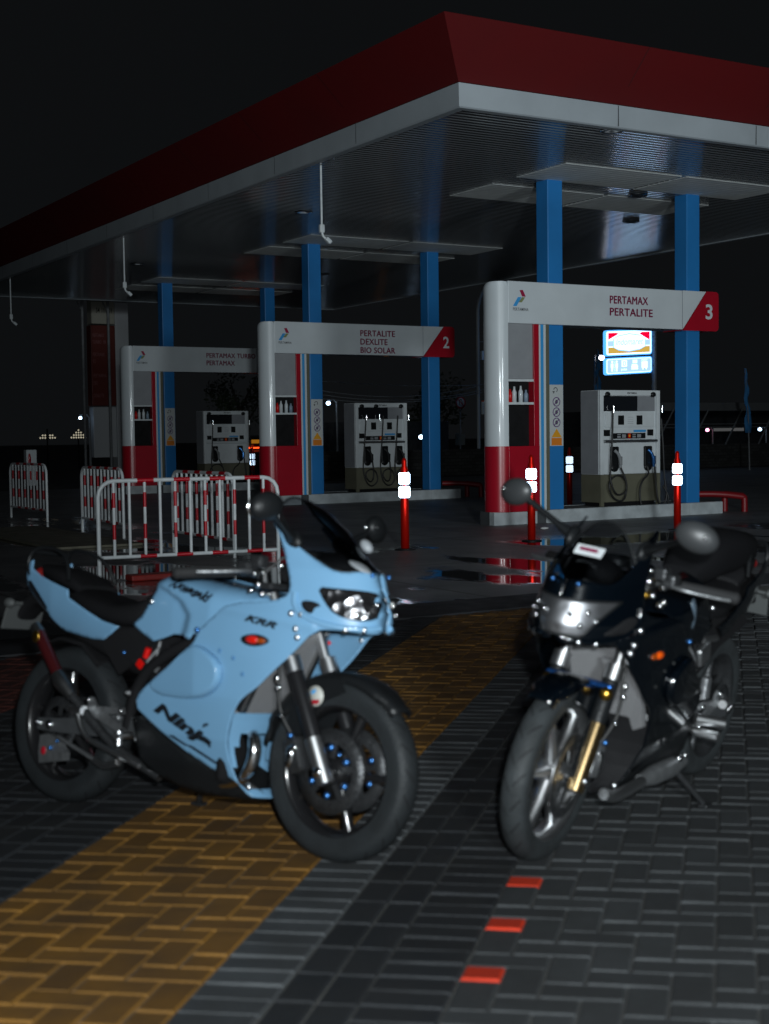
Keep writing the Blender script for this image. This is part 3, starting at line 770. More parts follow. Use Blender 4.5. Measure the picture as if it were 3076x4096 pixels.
for k, (x, y, lb) in enumerate(((8.79, 14.22, 'red post with two white reflectors standing in the wet lane left of centre'), (10.78, 14.32, 'red reflector post in front of the number 3 totem base'),
                                (13.56, 14.6, 'red reflector post rising behind the black bike in front of the right column'), (16.57, 20.8, 'red reflector post beyond the nearest island, between totem and pump'), (15.8, 33.2, 'farthest red reflector post beside the number 2 pillar'))):
    o = p0 if k == 0 else copy_tree(p0); o.location = (x, y, 0); o['label'] = lb; o.rotation_euler = (0, 0, atan2(-y, -x) + pi / 2)

g = MB().use(mat('scrap_paper', (.55, .56, .56), .8)); g.ball((0, 0, .02), (.07, .05, .02), 10); o = g.build('paper_scrap'); o.location = (12.2, 15.9, 0); tag(o, 'small crumpled white paper scrap on the wet slab before the nearest island', 'litter')
# ---- barriers
def make_barrier(L_):
    r = empty('crowd_barrier', (0, 0, 0), 'x', 'barrier', 'red and white tube barriers')
    H, zb_, rad = .97, .20, .022
    fr = MB().use(BARW)
    rc = .16
    pts = [(0, 0, 0), (0, 0, H - rc)] + [(rc - rc * cos(a), 0, H - rc + rc * sin(a)) for a in (.4, .8, 1.2)] + [(rc, 0, H), (L_ - rc, 0, H)] + [(L_ - rc + rc * sin(a), 0, H - rc + rc * cos(a)) for a in (.4, .8, 1.2)] + [(L_, 0, H - rc), (L_, 0, 0)]
    fr.tube(pts, rad, 10); fr.tube([(0, 0, zb_), (L_, 0, zb_)], rad * .9, 10)
    fr.use(BARR)
    x = .40
    while x < L_ - .3:
        fr.tube([(x, 0, H), (x + .17, 0, H)], rad + .0012, 10); fr.tube([(x + .02, 0, zb_), (x + .19, 0, zb_)], rad * .9 + .0012, 10); x += .38
    fr.build('frame', r)
    n = 11
    for k in range(n):
        x = L_ * (k + 1) / (n + 1)
        b = MB().use(BARW); b.tube([(x, 0, zb_), (x, 0, H)], .0165, 8)
        if k % 2 == 0:
            b.use(BARR)
            for z0 in (.38, .70): b.tube([(x, 0, z0), (x, 0, z0 + .15)], .0177, 8)
        b.build('bar', r)
    return r
b0 = make_barrier(1.91)
for k, (a, b, lb) in enumerate((((4.62, 13.31), (6.52, 13.10), 'nearest red and white barrier standing behind the blue motorcycle'),
                                ((6.72, 16.5), (6.69, 14.5), 'barrier seen edge-on just behind the nearest barrier'),
                                ((6.79, 20.28), (6.74, 18.3), 'second barrier from the left, seen slanting away'),
                                ((6.97, 24.75), (7.04, 22.85), 'leftmost and farthest red and white barrier by the wet lane'))):
    o = b0 if k == 0 else copy_tree(b0)
    o.location = (a[0], a[1], 0); o.rotation_euler = (0, 0, atan2(b[1] - a[1], b[0] - a[0])); o['label'] = lb
# painted kerb stones at the edge
g = MB().use(mat('red_kerb_paint', (.22, .012, .008), .6, var=.25, vscale=6)); g.bb((4.75, 12.75, 0), (5.75, 12.95, .06), bev=.015); tag(g.build('red_kerb_block'), 'dull red painted kerb block lying in front of the nearest barrier', 'kerb block')
g = MB().use(mat('beige_kerb_paint', (.16, .15, .11), .7, var=.2, vscale=5)); g.bb((5.3, 17.0, 0), (6.5, 21.5, .035), bev=.01); tag(g.build('drain_cover'), 'long beige drain cover strip beside the edge-on barriers', 'drain cover')

# ================================================================== BACKGROUND
def cam_dist_box(): pass
# price pylon at far left
P_ = empty('price_pylon', (15.55, 45.0, 0), 'tall grey price pylon with a dark red fuel list at far left', 'pylon')
g = MB().use(mat('pylon_grey', (.62, .64, .66), .5)); g.bb((.82, 0, .3), (1.30, .5, 7.2), bev=.02); g.use(mat('pylon_grey', (.62, .64, .66), .5)); g.bb((0, .05, .75), (.815, .45, 2.46), bev=.02); g.use(BLACKM); g.bb((-.02, 0, 0), (1.32, .5, .3)); g.build('body', P_)
g = MB().use(CREAM); g.bb((0, .0, 5.25), (.815, .45, 7.2), bev=.02); g.use(BLACKP); put_text(g, '34 111 01', (.16, -.006, 5.62), (1, 0, 0), (0, 0, 1), .55, .17, bold=.01); g.build('header', P_)
g = MB().use(REDBN); g.bb((-.05, -.04, 2.5), (.80, .40, 5.2), bev=.02); g.use(mat('dim_letter', (.30, .12, .12), .5))
for t_, z_ in (('PERTAMAX', 4.80), ('TURBO  98', 4.58), ('PERTAMAX', 4.16), ('92', 3.93), ('PERTAMINA', 3.45), ('DEX', 3.20), ('DEXLITE', 2.78)): put_text(g, t_, (0.0, -.046, z_), (1, 0, 0), (0, 0, 1), .052 * len(t_), .12, bold=.01)
g.build('price_board', P_)
# lit shop sign
SG = empty('shop_sign', (33.6, 40.0, 0), 'brightly lit red, blue and yellow shop sign with rounded panels, high on a pole', 'shop sign')
lw = glow('lit_white', (.46, .70, 1.0), 2.6); lb_ = glow('lit_blue', (.30, .55, .95), 1.0); lr = glow('lit_red', (1.0, .0, .04), 1.0); ly = glow('lit_yellow', (.80, .52, .10), .8); lp = glow('lit_pale_blue', (.42, .66, 1.0), 1.15)
SLP = .055
def sgp(a, z): return (a, z + a * SLP)
def rrect(mb, x0, z0, x1, z1, r_, y, th=.12):
    A_ = []
    for cx_, cz_, s_ in ((x1 - r_, z1 - r_, 0), (x0 + r_, z1 - r_, pi / 2), (x0 + r_, z0 + r_, pi), (x1 - r_, z0 + r_, 3 * pi / 2)):
        for q in range(5): A_.append((cx_ + r_ * cos(s_ + q * pi / 8), cz_ + r_ * sin(s_ + q * pi / 8)))
    n = len(A_); vs = [(a, y, z + a * SLP) for a, z in A_] + [(a, y + th, z + a * SLP) for a, z in A_]
    mb.add(vs, [list(range(n)), list(range(2 * n - 1, n - 1, -1))] + [(k, (k + 1) % n, n + (k + 1) % n, n + k) for k in range(n)])
lbr = glow('lit_blue_rim', (.08, .38, 1.0), 1.6)
g = MB().use(lbr); rrect(g, -.02, 4.20, 2.27, 5.16, .10, 0); g.build('upper_case', SG)
g = MB(); y = -.004
g.use(lw); rrect(g, .03, 4.24, 2.22, 5.12, .08, -.02, .018)
y = -.024
def pq(pts, M_, yy):
    g.use(M_); g.add([(a, yy, z + a * SLP) for a, z in pts], [list(range(len(pts)))])
pq([(.10, 4.80), (.62, 5.02), (.50, 5.06), (.10, 5.06)], lr, y); pq([(2.14, 4.74), (1.62, 5.0), (1.75, 5.06), (2.14, 5.06)], lr, y)
pq([(.08, 4.56), (2.16, 4.56), (2.16, 4.76), (.08, 4.76)], lp, y); pq([(.10, 4.29), (2.15, 4.29), (2.15, 4.52), (.10, 4.52)], ly, y)
lens = lambda k: [(.34 * 1.0 + (1 - k) * .06, 4.52), (.60, 4.40 + (1 - k) * .06), (1.12, 4.34 + (1 - k) * .06), (1.64, 4.40 + (1 - k) * .06), (1.92 - (1 - k) * .06, 4.52), (1.92 - (1 - k) * .06, 4.84), (1.64, 4.95 - (1 - k) * .06), (1.12, 5.02 - (1 - k) * .06), (.60, 4.95 - (1 - k) * .06), (.34 + (1 - k) * .06, 4.84)]
pq(lens(1), lbr, y - .004); pq(lens(.6), lw, y - .008)
g.use(glow('lit_script', (.60, .74, .92), .95)); put_text(g, 'Indomaret', (.45, y - .012, 4.585 + .45 * SLP), (1, 0, SLP), (0, 0, 1), 1.36, .26, bold=.02, shear=.3)
g.build('upper_face', SG)
g = MB().use(lbr); rrect(g, -.02, 3.50, 2.27, 4.13, .10, 0); g.build('lower_case', SG)
g = MB().use(lw); rrect(g, .03, 3.54, 2.22, 4.09, .08, -.02, .018); g.use(lp); rrect(g, .06, 3.57, 2.19, 4.06, .06, -.03, .009)
ic = lw
def ib(x0, z0, x1, z1): pq([(x0, z0), (x1, z0), (x1, z1), (x0, z1)], ic, -.035)
for cx_ in (.28, .50):
    pq([(cx_ + .05 * cos(a), 3.98 + .045 * sin(a)) for a in [q * pi / 4 for q in range(8)]], ic, -.035); ib(cx_ - .06, 3.76, cx_ + .06, 3.92); ib(cx_ - .04, 3.62, cx_ - .008, 3.76); ib(cx_ + .008, 3.62, cx_ + .04, 3.76)
ib(.385, 3.62, .395, 4.02)
ib(.74, 3.78, 1.0, 4.02); ib(1.24, 3.78, 1.50, 3.86); ib(1.22, 3.66, 1.54, 3.80); ib(1.28, 3.90, 1.50, 4.02); ib(1.72, 3.70, 2.02, 3.94); ib(1.76, 3.64, 1.82, 3.70); ib(1.92, 3.64, 1.98, 3.70)
g.use(lp); 
pq([(.80, 3.82), (.94, 3.82), (.94, 3.98), (.80, 3.98)], lp, -.038); pq([(.84, 3.85), (.90, 3.85), (.90, 3.95), (.84, 3.95)], ic, -.041)
g.use(ic); put_text(g, 'pulsa', (.72, -.035, 3.62 + .04), (1, 0, SLP), (0, 0, 1), .28, .11, bold=.01); put_text(g, 'PAKET', (1.73, -.035, 3.965 + .09), (1, 0, SLP), (0, 0, 1), .28, .07, bold=.01)
g.build('lower_face', SG)
g = MB().use(POLEM); g.tube([(2.48, .1, 0), (2.48, .1, 5.3)], .10, 12); g.tube([(2.48, .1, 5.0), (2.2, .1, 5.0)], .05, 8); g.tube([(2.48, .1, 3.9), (2.2, .1, 3.9)], .05, 8); g.build('pole', SG)

# street poles with little lamps
def lamp_pole(x, y, h, lx, lz, label, col, s=14, r_=.06, ball=.075):
    r = empty('street_lamp', (x, y, 0), label, 'street lamp', 'distant street lamps')
    g = MB().use(POLEM); g.tube([(0, 0, 0), (0, 0, h)], [r_, r_ * .6], 8); g.bend([(0, 0, h - .1), (lx * .4, 0, h + .05), (lx, 0, lz + .1)], .025, 6); g.build('pole', r)
    g = MB().use(glow('lamp_' + label[:12], col, s)); g.ball((lx, 0, lz), (ball, ball, ball * .9), 10); g.build('bulb', r)
    return r
LB = (.50, .72, 1.0)
lamp_pole(15.4, 45, 2.2, -.32, 2.09, 'thin lamp pole with a small blue-white bulb left of the price pylon', LB, 6, .05, .06)
lamp_pole(24.9, 45, 2.7, -.35, 2.59, 'small blue-white lamp glowing left of the three-nozzle dispenser', LB, 9, .05, .08)
lamp_pole(28.9, 45, 1.35, -.30, 1.29, 'low blue-white lamp beside the right column of the middle island', LB, 9, .05, .09)
lamp_pole(43.9, 45, 1.5, -.33, 1.42, 'pinkish lamp at far right beyond the railings', (1.0, .35, .55), 5, .05, .08)
lamp_pole(47.2, 45, 1.5, -.41, 1.42, 'blue lamp nearest the right frame edge', LB, 8, .05, .08)
lamp_pole(37.2, 45, 4.6, .38, 4.49, 'bright white lamp just left of the lit shop sign', (.92, .92, 1.0), 12, .06, .11)
# plain poles
for (x, y, h, rr_, lb) in ((14.22, 42, 5.9, .045, 'thin grey pole left of the price pylon'), (15.06, 42, 5.9, .045, 'thin grey pole in front of the price pylon')):
    g = MB().use(POLEM); g.tube([(0, 0, 0), (0, 0, h)], rr_, 8); g.lathe([(0, .12), (.4, .12), (.42, .05)], (0, 0, 0), 'z', 10); g.bend([(0, 0, h - .5), (-.2, 0, h - .2), (-.16, 0, h)], .02, 6); o = g.build('metal_pole'); o.location = (x, y, 0); tag(o, lb, 'pole', 'thin poles')
UP = empty('utility_pole', (31.3, 45, 0), 'slender utility pole with hanging box and taped notices beyond the island gap', 'utility pole')
g = MB().use(mat('pole_grey_light', (.34, .36, .37), .6)); g.bend([(0, 0, 0), (0, 0, 5.5), (0, 0, 6.6), (.5, 0, 7.4), (1.4, 0, 7.6)], .075, 10); g.build('pole', UP)
g = MB().use(WHITE); g.box((.22, -.05, 4.47), (.20, .14, .36), bev=.02); g.build('box', UP)
g = MB().use(CREAM); g.box((.26, -.09, 2.40), (.34, .02, .50)); g.use(AMBER); g.box((.26, -.092, 2.67), (.34, .022, .04)); g.use(GREYP)
for k in range(4): g.box((.26, -.103, 2.28 + .09 * k), (.24, .004, .03))
g.build('notice', UP)
NS = empty('no_u_turn_sign', (33.83, 50, 0), 'round no U-turn sign on a thin pole', 'road sign')
g = MB().use(POLEM); g.tube([(0, .03, 0), (0, .03, 3.0)], .035, 8); g.build('pole', NS)
g = MB().use(WHITE); g.lathe([(0, .001), (0, .24), (.02, .24), (.02, .001)], (0, -.02, 2.75), 'y', 24); g.use(REDP); g.lathe([(-.022, .20), (-.022, .26), (-.01, .262)], (0, -.004, 2.75), 'y', 24)
g.use(BLACKP); g.bend([(-.07, -.03, 2.63), (-.07, -.03, 2.82), (0, -.03, 2.92), (.07, -.03, 2.82), (.07, -.03, 2.66)], .02, 6)
g.use(REDP); g.tube([(-.16, -.045, 2.91), (.16, -.045, 2.59)], .02, 6); g.build('sign_face', NS)
g = MB().use(mat('small_board', (.16, .16, .13), .7)); g.box((-.05, -.02, 1.15), (.5, .03, .5)); g.build('lower_board', NS)
# overhead wires (one drooping bundle)
g = MB().use(mat('wire', (.22, .23, .24), .5))
for k, (z0, z1, sag) in enumerate(((2.9, 3.1, .3), (3.05, 3.3, .34), (2.75, 3.0, .25), (3.4, 3.3, .1))):
    g.tube([(24 + 7.2 * t, 44.6, z0 + (z1 - z0) * t - sag * 4 * t * (1 - t)) for t in [q / 10 for q in range(11)]], .016, 5)
g.tube([(31.3 + 6 * t, 45, 5.0 + 1.2 * t - .8 * t * (1 - t)) for t in [q / 8 for q in range(9)]], .016, 5)
tag(g.build('overhead_wires'), 'sagging bundle of overhead wires strung to the utility pole', 'overhead wires')
# far flags
def flag(x, y, h, z0, w_, lb, lean):
    r = empty('banner_flag', (x, y, 0), lb, 'flag', 'tall blue banner flags')
    g = MB().use(POLEM); g.tube([(0, 0, 0), (lean * .3, 0, h * .5), (lean, 0, h)], [.03, .02, .012], 6); g.build('pole', r)
    rows = []
    for k in range(14):
        t = k / 13; z = z0 + (h - z0) * t; ww = w_ * (1 - t) ** .8 + .02
        cx_ = lean * (z / h)
        rows.append([(cx_ - ww * .4 + ww * q / 5 + .03 * sin(k * 1.7), .05 * sin(q * 1.6 + k), z) for q in range(6)])
    g = MB().use(FLAGB); g.grid(rows); o = g.build('cloth', r); m_ = o.modifiers.new('t', 'SOLIDIFY'); m_.thickness = .006
    return r
flag(35.9, 35, 3.55, 1.3, .30, 'blue banner flag leaning at the far right edge', -.22)
flag(31.55, 38, 4.3, 2.6, .26, 'folded pale blue banner flag left of the lit shop sign', .0)
# railings + low wall at far right
r = empty('roadside_railing', (34, 38.4, 0), 'dark railing with slanted stays at far right', 'railing')
g = MB().use(mat('rail_metal', (.13, .135, .14), .6))
for z_ in (1.64, 1.52): g.tube([(0, 0, z_), (9, 0, z_)], .022, 6)
g.bb((0, .2, 2.15), (9, .32, 2.45)); g.build('rail', r)
for k in range(5): MB().use(mat('rail_metal', (.13, .135, .14), .6)).tube([(.6 + 1.75 * k, 0, .85), (1.5 + 1.75 * k, 0, 2.2)], .035, 6).build('stay', r)
def lattice_wall():
    M = bpy.data.materials.new('rough_block_wall'); M.use_nodes = True; n, l = M.node_tree.nodes, M.node_tree.links; b = n['Principled BSDF']; b.inputs['Roughness'].default_value = .9
    tc = n.new('ShaderNodeTexCoord'); br = n.new('ShaderNodeTexBrick'); br.inputs['Scale'].default_value = 2.2; br.inputs['Color1'].default_value = (.05, .05, .05, 1); br.inputs['Color2'].default_value = (.025, .025, .025, 1); br.inputs['Mortar'].default_value = (.015, .015, .015, 1)
    mp = n.new('ShaderNodeMapping'); mp.inputs['Rotation'].default_value = (radians(90), 0, 0); l.new(tc.outputs['Object'], mp.inputs['Vector']); l.new(mp.outputs['Vector'], br.inputs['Vector']); l.new(br.outputs['Color'], b.inputs['Base Color']); return M
g = MB().use(lattice_wall()); g.bb((17.5, 38.6, 0), (46, 38.9, .88), bev=.02); tag(g.build('boundary_wall'), 'low dark block wall behind the islands below the railing', 'wall')
# parked car with red light strip, half hidden behind the number 2 pillar
def tail_car():
    r = empty('parked_car', (21.2, 44.5, 0), 'dark parked car with a glowing red light bar behind the number 2 totem', 'car')
    body = mat('dark_car_paint', (.02, .02, .022), .25, coat=.8)
    g = MB().use(body); 
    secs = [(-1.9, .55, .70, .16, 4), (-1.8, .62, .80, .30, 4), (-1.0, .66, .84, .36, 4), (.6, .66, .85, .38, 4), (1.6, .68, .84, .38, 4), (1.95, .68, .78, .30, 4)]
    g.loft(secs, 20); g.loft([(-.9, .95, .68, .06, 4), (-.3, 1.15, .66, .28, 3.5), (.9, 1.18, .66, .28, 3.5), (1.5, 1.0, .70, .10, 4)], 20); g.build('body', r)
    for sx in (-1.25, 1.25):
        for sy in (-.78, .78): w = MB().use(RUBBER); w.lathe([(-.1, .2), (-.1, .30), (-.07, .33), (.07, .33), (.1, .30), (.1, .2)], (sx, sy, .33), 'y', 20); w.build('wheel', r)
    g = MB().use(DARKG); g.box((.3, -.69, 1.18), (1.1, .03, .28)); g.build('window', r)
    g = MB().use(glow('red_tail_glow', (1.0, .06, .01), 3.0)); g.box((.1, -.865, 1.0), (1.5, .03, .05)); g.build('light_bar', r)
    g = MB().use(glow('amber_tail_glow', (.75, .30, .02), .35)); g.box((.2, -.85, 1.22), (1.3, .03, .13)); g.build('amber_bar', r)
    return r
tail_car()
# shop fronts far behind as dark building with small lit windows
r = empty('distant_shophouse', (41.2, 47, 0), 'dark low building far right with an amber lit window strip', 'building')
dk = mat('dark_render', (.02, .02, .021), .9, var=.2)
g = MB().use(dk); g.bb((-2, 0, 0), (9, 5, 2.3)); g.build('wall', r)
g = MB().use(glow('amber_window', (.80, .36, .03), .5)); g.bb((-1.1, -.03, 1.36), (.35, .0, 1.55)); g.build('window', r)
g = MB().use(glow('dim_white_window', (.5, .5, .5), .12)); g.bb((4.6, -.03, 1.36), (6.6, .0, 1.5)); g.build('window', r)
r = empty('roadside_stall', (27.2, 47, 0), 'dark stall with tiny orange and white lit windows behind the middle dispenser', 'stall')
g = MB().use(dk); g.bb((-2, 0, 0), (4, 3, 1.9)); g.build('wall', r)
g = MB().use(glow('orange_window', (.90, .30, .02), .8)); g.bb((.95, -.03, 1.2), (1.2, .0, 1.42)); g.build('window', r)
g = MB().use(glow('dim_white_window', (.5, .5, .5), .12)); g.bb((1.3, -.03, 1.2), (1.9, .0, 1.38)); g.build('window', r)
r = empty('utility_cabinet', (10.68, 36, 0), 'small white roadside cabinet with a red label at far left', 'cabinet')
g = MB().use(WHITE); g.box((0, 0, .65), (.28, .25, .95), bev=.02); g.build('box', r)
g = MB().use(REDP); g.ball((-.06, -.125, .86), (.045, .01, .17), 12); g.build('label_plate', r)
for k, (x, lb) in enumerate(((18.6, 'left dim diamond lattice light in the far dark'), (20.01, 'right dim diamond lattice light beside the thin lamp pole'))):
    g = MB().use(glow('lattice_light', (.75, .68, .50), .55))
    for i in range(-3, 4):
        for j in range(0, 4):
            if abs(i) + j * 1 <= 3 if k else (abs(i) >= j and abs(i) + j <= 3 and abs(i) > 0): g.box((i * .11, 0, j * .11 - .1), (.06, .02, .06), R=Matrix.Rotation(pi / 4, 3, 'Y'))
    g.use(BLACKM); g.tube([(0, .05, -1.5), (0, .05, .3)], .03, 6)
    o = g.build('lattice_light'); o.location = (x, 60, 1.55); tag(o, lb, 'light', 'dim lattice lights')
# distant trees as dark clumps of leaves
def tree(x, y, h, w_, lb):
    r = empty('tree', (x, y, 0), lb, 'tree', 'dark trees beyond the road')
    g = MB().use(mat('bark', (.04, .032, .025), .9)); g.tube([(0, 0, 0), (.1, 0, h * .35), (0, .1, h * .6)], [.16, .12, .05], 8)
    for q in range(5): a = q * 1.3; g.tube([(.05, 0, h * (.35 + .05 * q)), (w_ * .5 * cos(a), w_ * .5 * sin(a), h * (.6 + .06 * q))], [.06, .02], 6)
    g.build('trunk', r)
    g = MB().use(mat('night_leaves', (.035, .050, .022), .7)); rnd = random.Random(int(x * 10))
    cl = [(rnd.uniform(-.6, .6) * w_, rnd.uniform(-.6, .6) * w_, h * rnd.uniform(.48, .95), rnd.uniform(.25, .5) * w_) for _ in range(9)]
    vs = []; fs = []
    for (cx_, cy_, cz_, cr__) in cl:
        for _ in range(170):
            d = Vector((rnd.gauss(0, 1), rnd.gauss(0, 1), rnd.gauss(0, .8))).normalized() * cr__ * rnd.uniform(.5, 1.0); c = Vector((cx_, cy_, cz_)) + d
            u = Vector((rnd.gauss(0, 1), rnd.gauss(0, 1), rnd.gauss(0, 1))).normalized(); v = u.orthogonal().normalized(); s_ = rnd.uniform(.06, .12)
            i = len(vs); vs += [c - u * s_, c + v * s_ * .5, c + u * s_, c - v * s_ * .5]; fs.append((i, i + 1, i + 2, i + 3))
    g.add(vs, fs); g.build('crown', r)
tree(24.2, 52, 4.6, 1.8, 'faint dark tree above the farthest dispenser')
tree(36.5, 56, 4.5, 2.0, 'faint dark tree behind the utility pole and the no U-turn sign')

# ================================================================== MOTORCYCLES
def interp(x, xs, ys): return float(np.interp(x, xs, ys))
def w_body(x, z):           # half width of cowl and side fairing
    xn = interp(z, [.6, .72, .756, .82, .95, 1.0, 1.2], [1.36, 1.40, 1.415, 1.42, 1.375, 1.32, 1.12]); x0 = .72
    wm = interp(z, [.15, .2, .35, .5, .65, .8, .95, 1.1, 1.2], [.07, .10, .16, .195, .21, .215, .19, .15, .12])
    t = min(.99995, max(0, (x - x0) / (xn - x0)))
    w = wm * (1 - t ** 3.0) ** .5
    # raised air scoop on the lower side
    # crease running from the tank joint to the nose
    c = .006 * math.exp(-((z - (.80 - .10 * (x - .9))) / .018) ** 2) * (1 if .85 < x < 1.25 else 0)
    return w + c
def w_scoop(x, z): return w_body(x, z) + .0015 + scoop_depth(x, z)
SC = [(.60, .477), (.66, .475), (.72, .475), (.767, .480), (.81, .488), (.845, .502), (.875, .523), (.895, .548), (.904, .575), (.898, .603), (.882, .625), (.85, .645), (.81, .662), (.768, .668), (.70, .622), (.65, .585), (.59, .545), (.555, .515), (.56, .495)]
SCP = resample(chaikin(SC, 1, True), .0095)
SCC = (.745, .575)
SCANG = sorted((atan2(z - SCC[1], x - SCC[0]), math.hypot(x - SCC[0], z - SCC[1])) for x, z in SCP)
_sa = [a for a, _ in SCANG]; _sr = [r_ for _, r_ in SCANG]
_sa = [_sa[-1] - 2 * pi] + _sa + [_sa[0] + 2 * pi]; _sr = [_sr[-1]] + _sr + [_sr[0]]
def scoop_depth(x, z):
    rho = math.hypot(x - SCC[0], z - SCC[1]) / float(np.interp(atan2(z - SCC[1], x - SCC[0]), _sa, _sr))
    fade = min(1, max(0, (x - .57) / .22)); u = min(1, max(0, (1 - rho) / .085))
    return .026 * (.04 + .96 * fade) * math.sin(u * pi / 2)
SCRINGS = [(SCC[0] + (x - SCC[0]) * k, SCC[1] + (z - SCC[1]) * k) for k in (.975, .95, .925, .90) for x, z in SCP]
MAIN = [(.773, .707), (.84, .765), (.922, .821), (1.067, .833), (1.127, .850), (1.144, .875), (1.129, .930), (1.083, 1.010), (1.058, 1.044), (1.035, 1.075), (1.002, 1.105), (1.015, 1.112), (1.050, 1.090), (1.084, 1.076),
        (1.129, 1.040), (1.142, 1.016), (1.207, .983), (1.264, .954), (1.303, .945), (1.357, .957), (1.3715, .953), (1.3765, .947), (1.390, .909), (1.401, .868), (1.4195, .823), (1.4175, .79), (1.4145, .757), (1.40, .753), (1.365, .755), (1.319, .759), (1.249, .754),
        (1.166, .661), (1.097, .599), (1.044, .546), (.992, .511), (.962, .480), (.932, .432), (.908, .364), (.902, .312), (.907, .263), (.925, .205), (.95, .172), (.979, .165), (.972, .178), (.909, .220), (.823, .239), (.652, .312), (.485, .410), (.476, .43), (.480, .455), (.516, .490), (.64, .58), (.760, .669)]
TANK = [(.478, .870), (.505, .900), (.543, .913), (.652, .905), (.742, .893), (.886, .875), (.975, .862), (1.055, .850), (1.049, .838), (.925, .824), (.89, .812), (.775, .707), (.733, .700), (.719, .681), (.676, .692), (.617, .692), (.572, .676), (.513, .659), (.46, .680), (.415, .700), (.396, .712), (.412, .724), (.44, .745), (.475, .80), (.480, .85)]
def w_tank(x, z):
    zt = interp(x, [.40, .478, .505, .543, .652, .742, .886, .949, 1.055], [.85, .875, .903, .916, .908, .896, .878, .868, .856])
    W_ = interp(x, [.4, .6, .8, 1.0, 1.06], [.178, .190, .190, .15, .11])
    zb = .74; u = min(.9999, max(0, (z - zb) / max(.02, zt - zb)))
    w = W_ * (1 - u ** 4.2) ** .42
    # knee recess behind an arc
    xa = interp(z, [.66, .71, .763, .81, .851, .88], [.69, .712, .722, .678, .578, .50])
    q = min(1, max(0, (xa - x) / .06)); return w - .026 * q * q * (3 - 2 * q) * min(1, max(0, (.87 - z) / .03))
TAIL = [(-.281, .916), (-.252, .921), (-.247, .889), (-.186, .863), (-.097, .840), (.004, .817), (.015, .786), (.122, .747), (.226, .713), (.325, .698), (.285, .669), (.236, .643), (.17, .641), (.103, .646), (-.022, .659), (-.089, .687), (-.129, .721), (-.192, .759), (-.257, .807), (-.292, .848), (-.296, .896)]
def w_tail(x, z):
    a = interp(x, [-.31, -.27, -.1, .1, .33], [.088, .105, .128, .142, .155]); zm = interp(x, [-.3, .33], [.86, .69])
    return a - 1.6 * (z - zm) ** 2
HEAD = [(1.235, .895), (1.30, .893), (1.372, .893), (1.398, .886), (1.414, .83), (1.411, .80), (1.37, .79), (1.31, .807), (1.27, .845)]
DUCT = [(1.175, .838), (1.20, .846), (1.235, .842), (1.29, .815), (1.33, .79), (1.29, .788), (1.23, .795), (1.19, .812)]
DUCTS = [(1.192, .842), (1.215, .848), (1.25, .842), (1.262, .832), (1.243, .826), (1.238, .806), (1.222, .806), (1.200, .822)]
HEADC = [(1.235, .890), (1.25, .896), (1.30, .896), (1.36, .894), (1.3945, .893), (1.4026, .870), (1.411, .846), (1.4199, .821), (1.4194, .805), (1.4178, .788), (1.400, .780), (1.375, .780), (1.35, .792), (1.30, .835)]
IND = [(.973, .702), (.99, .716), (1.035, .724), (1.075, .716), (1.092, .703), (1.07, .688), (1.03, .680), (.99, .686)]
BELLY = [(.430, .400), (.50, .375), (.638, .313), (.75, .27), (.932, .222), (1.00, .175), (1.012, .163), (.95, .155), (.839, .150), (.675, .152), (.560, .180), (.488, .211), (.47, .30)]
def w_belly(x, z): return interp(x, [.43, .7, .9, 1.02], [.155, .135, .098, .035]) * (1 - .35 * max(0, (.26 - z) / .11))

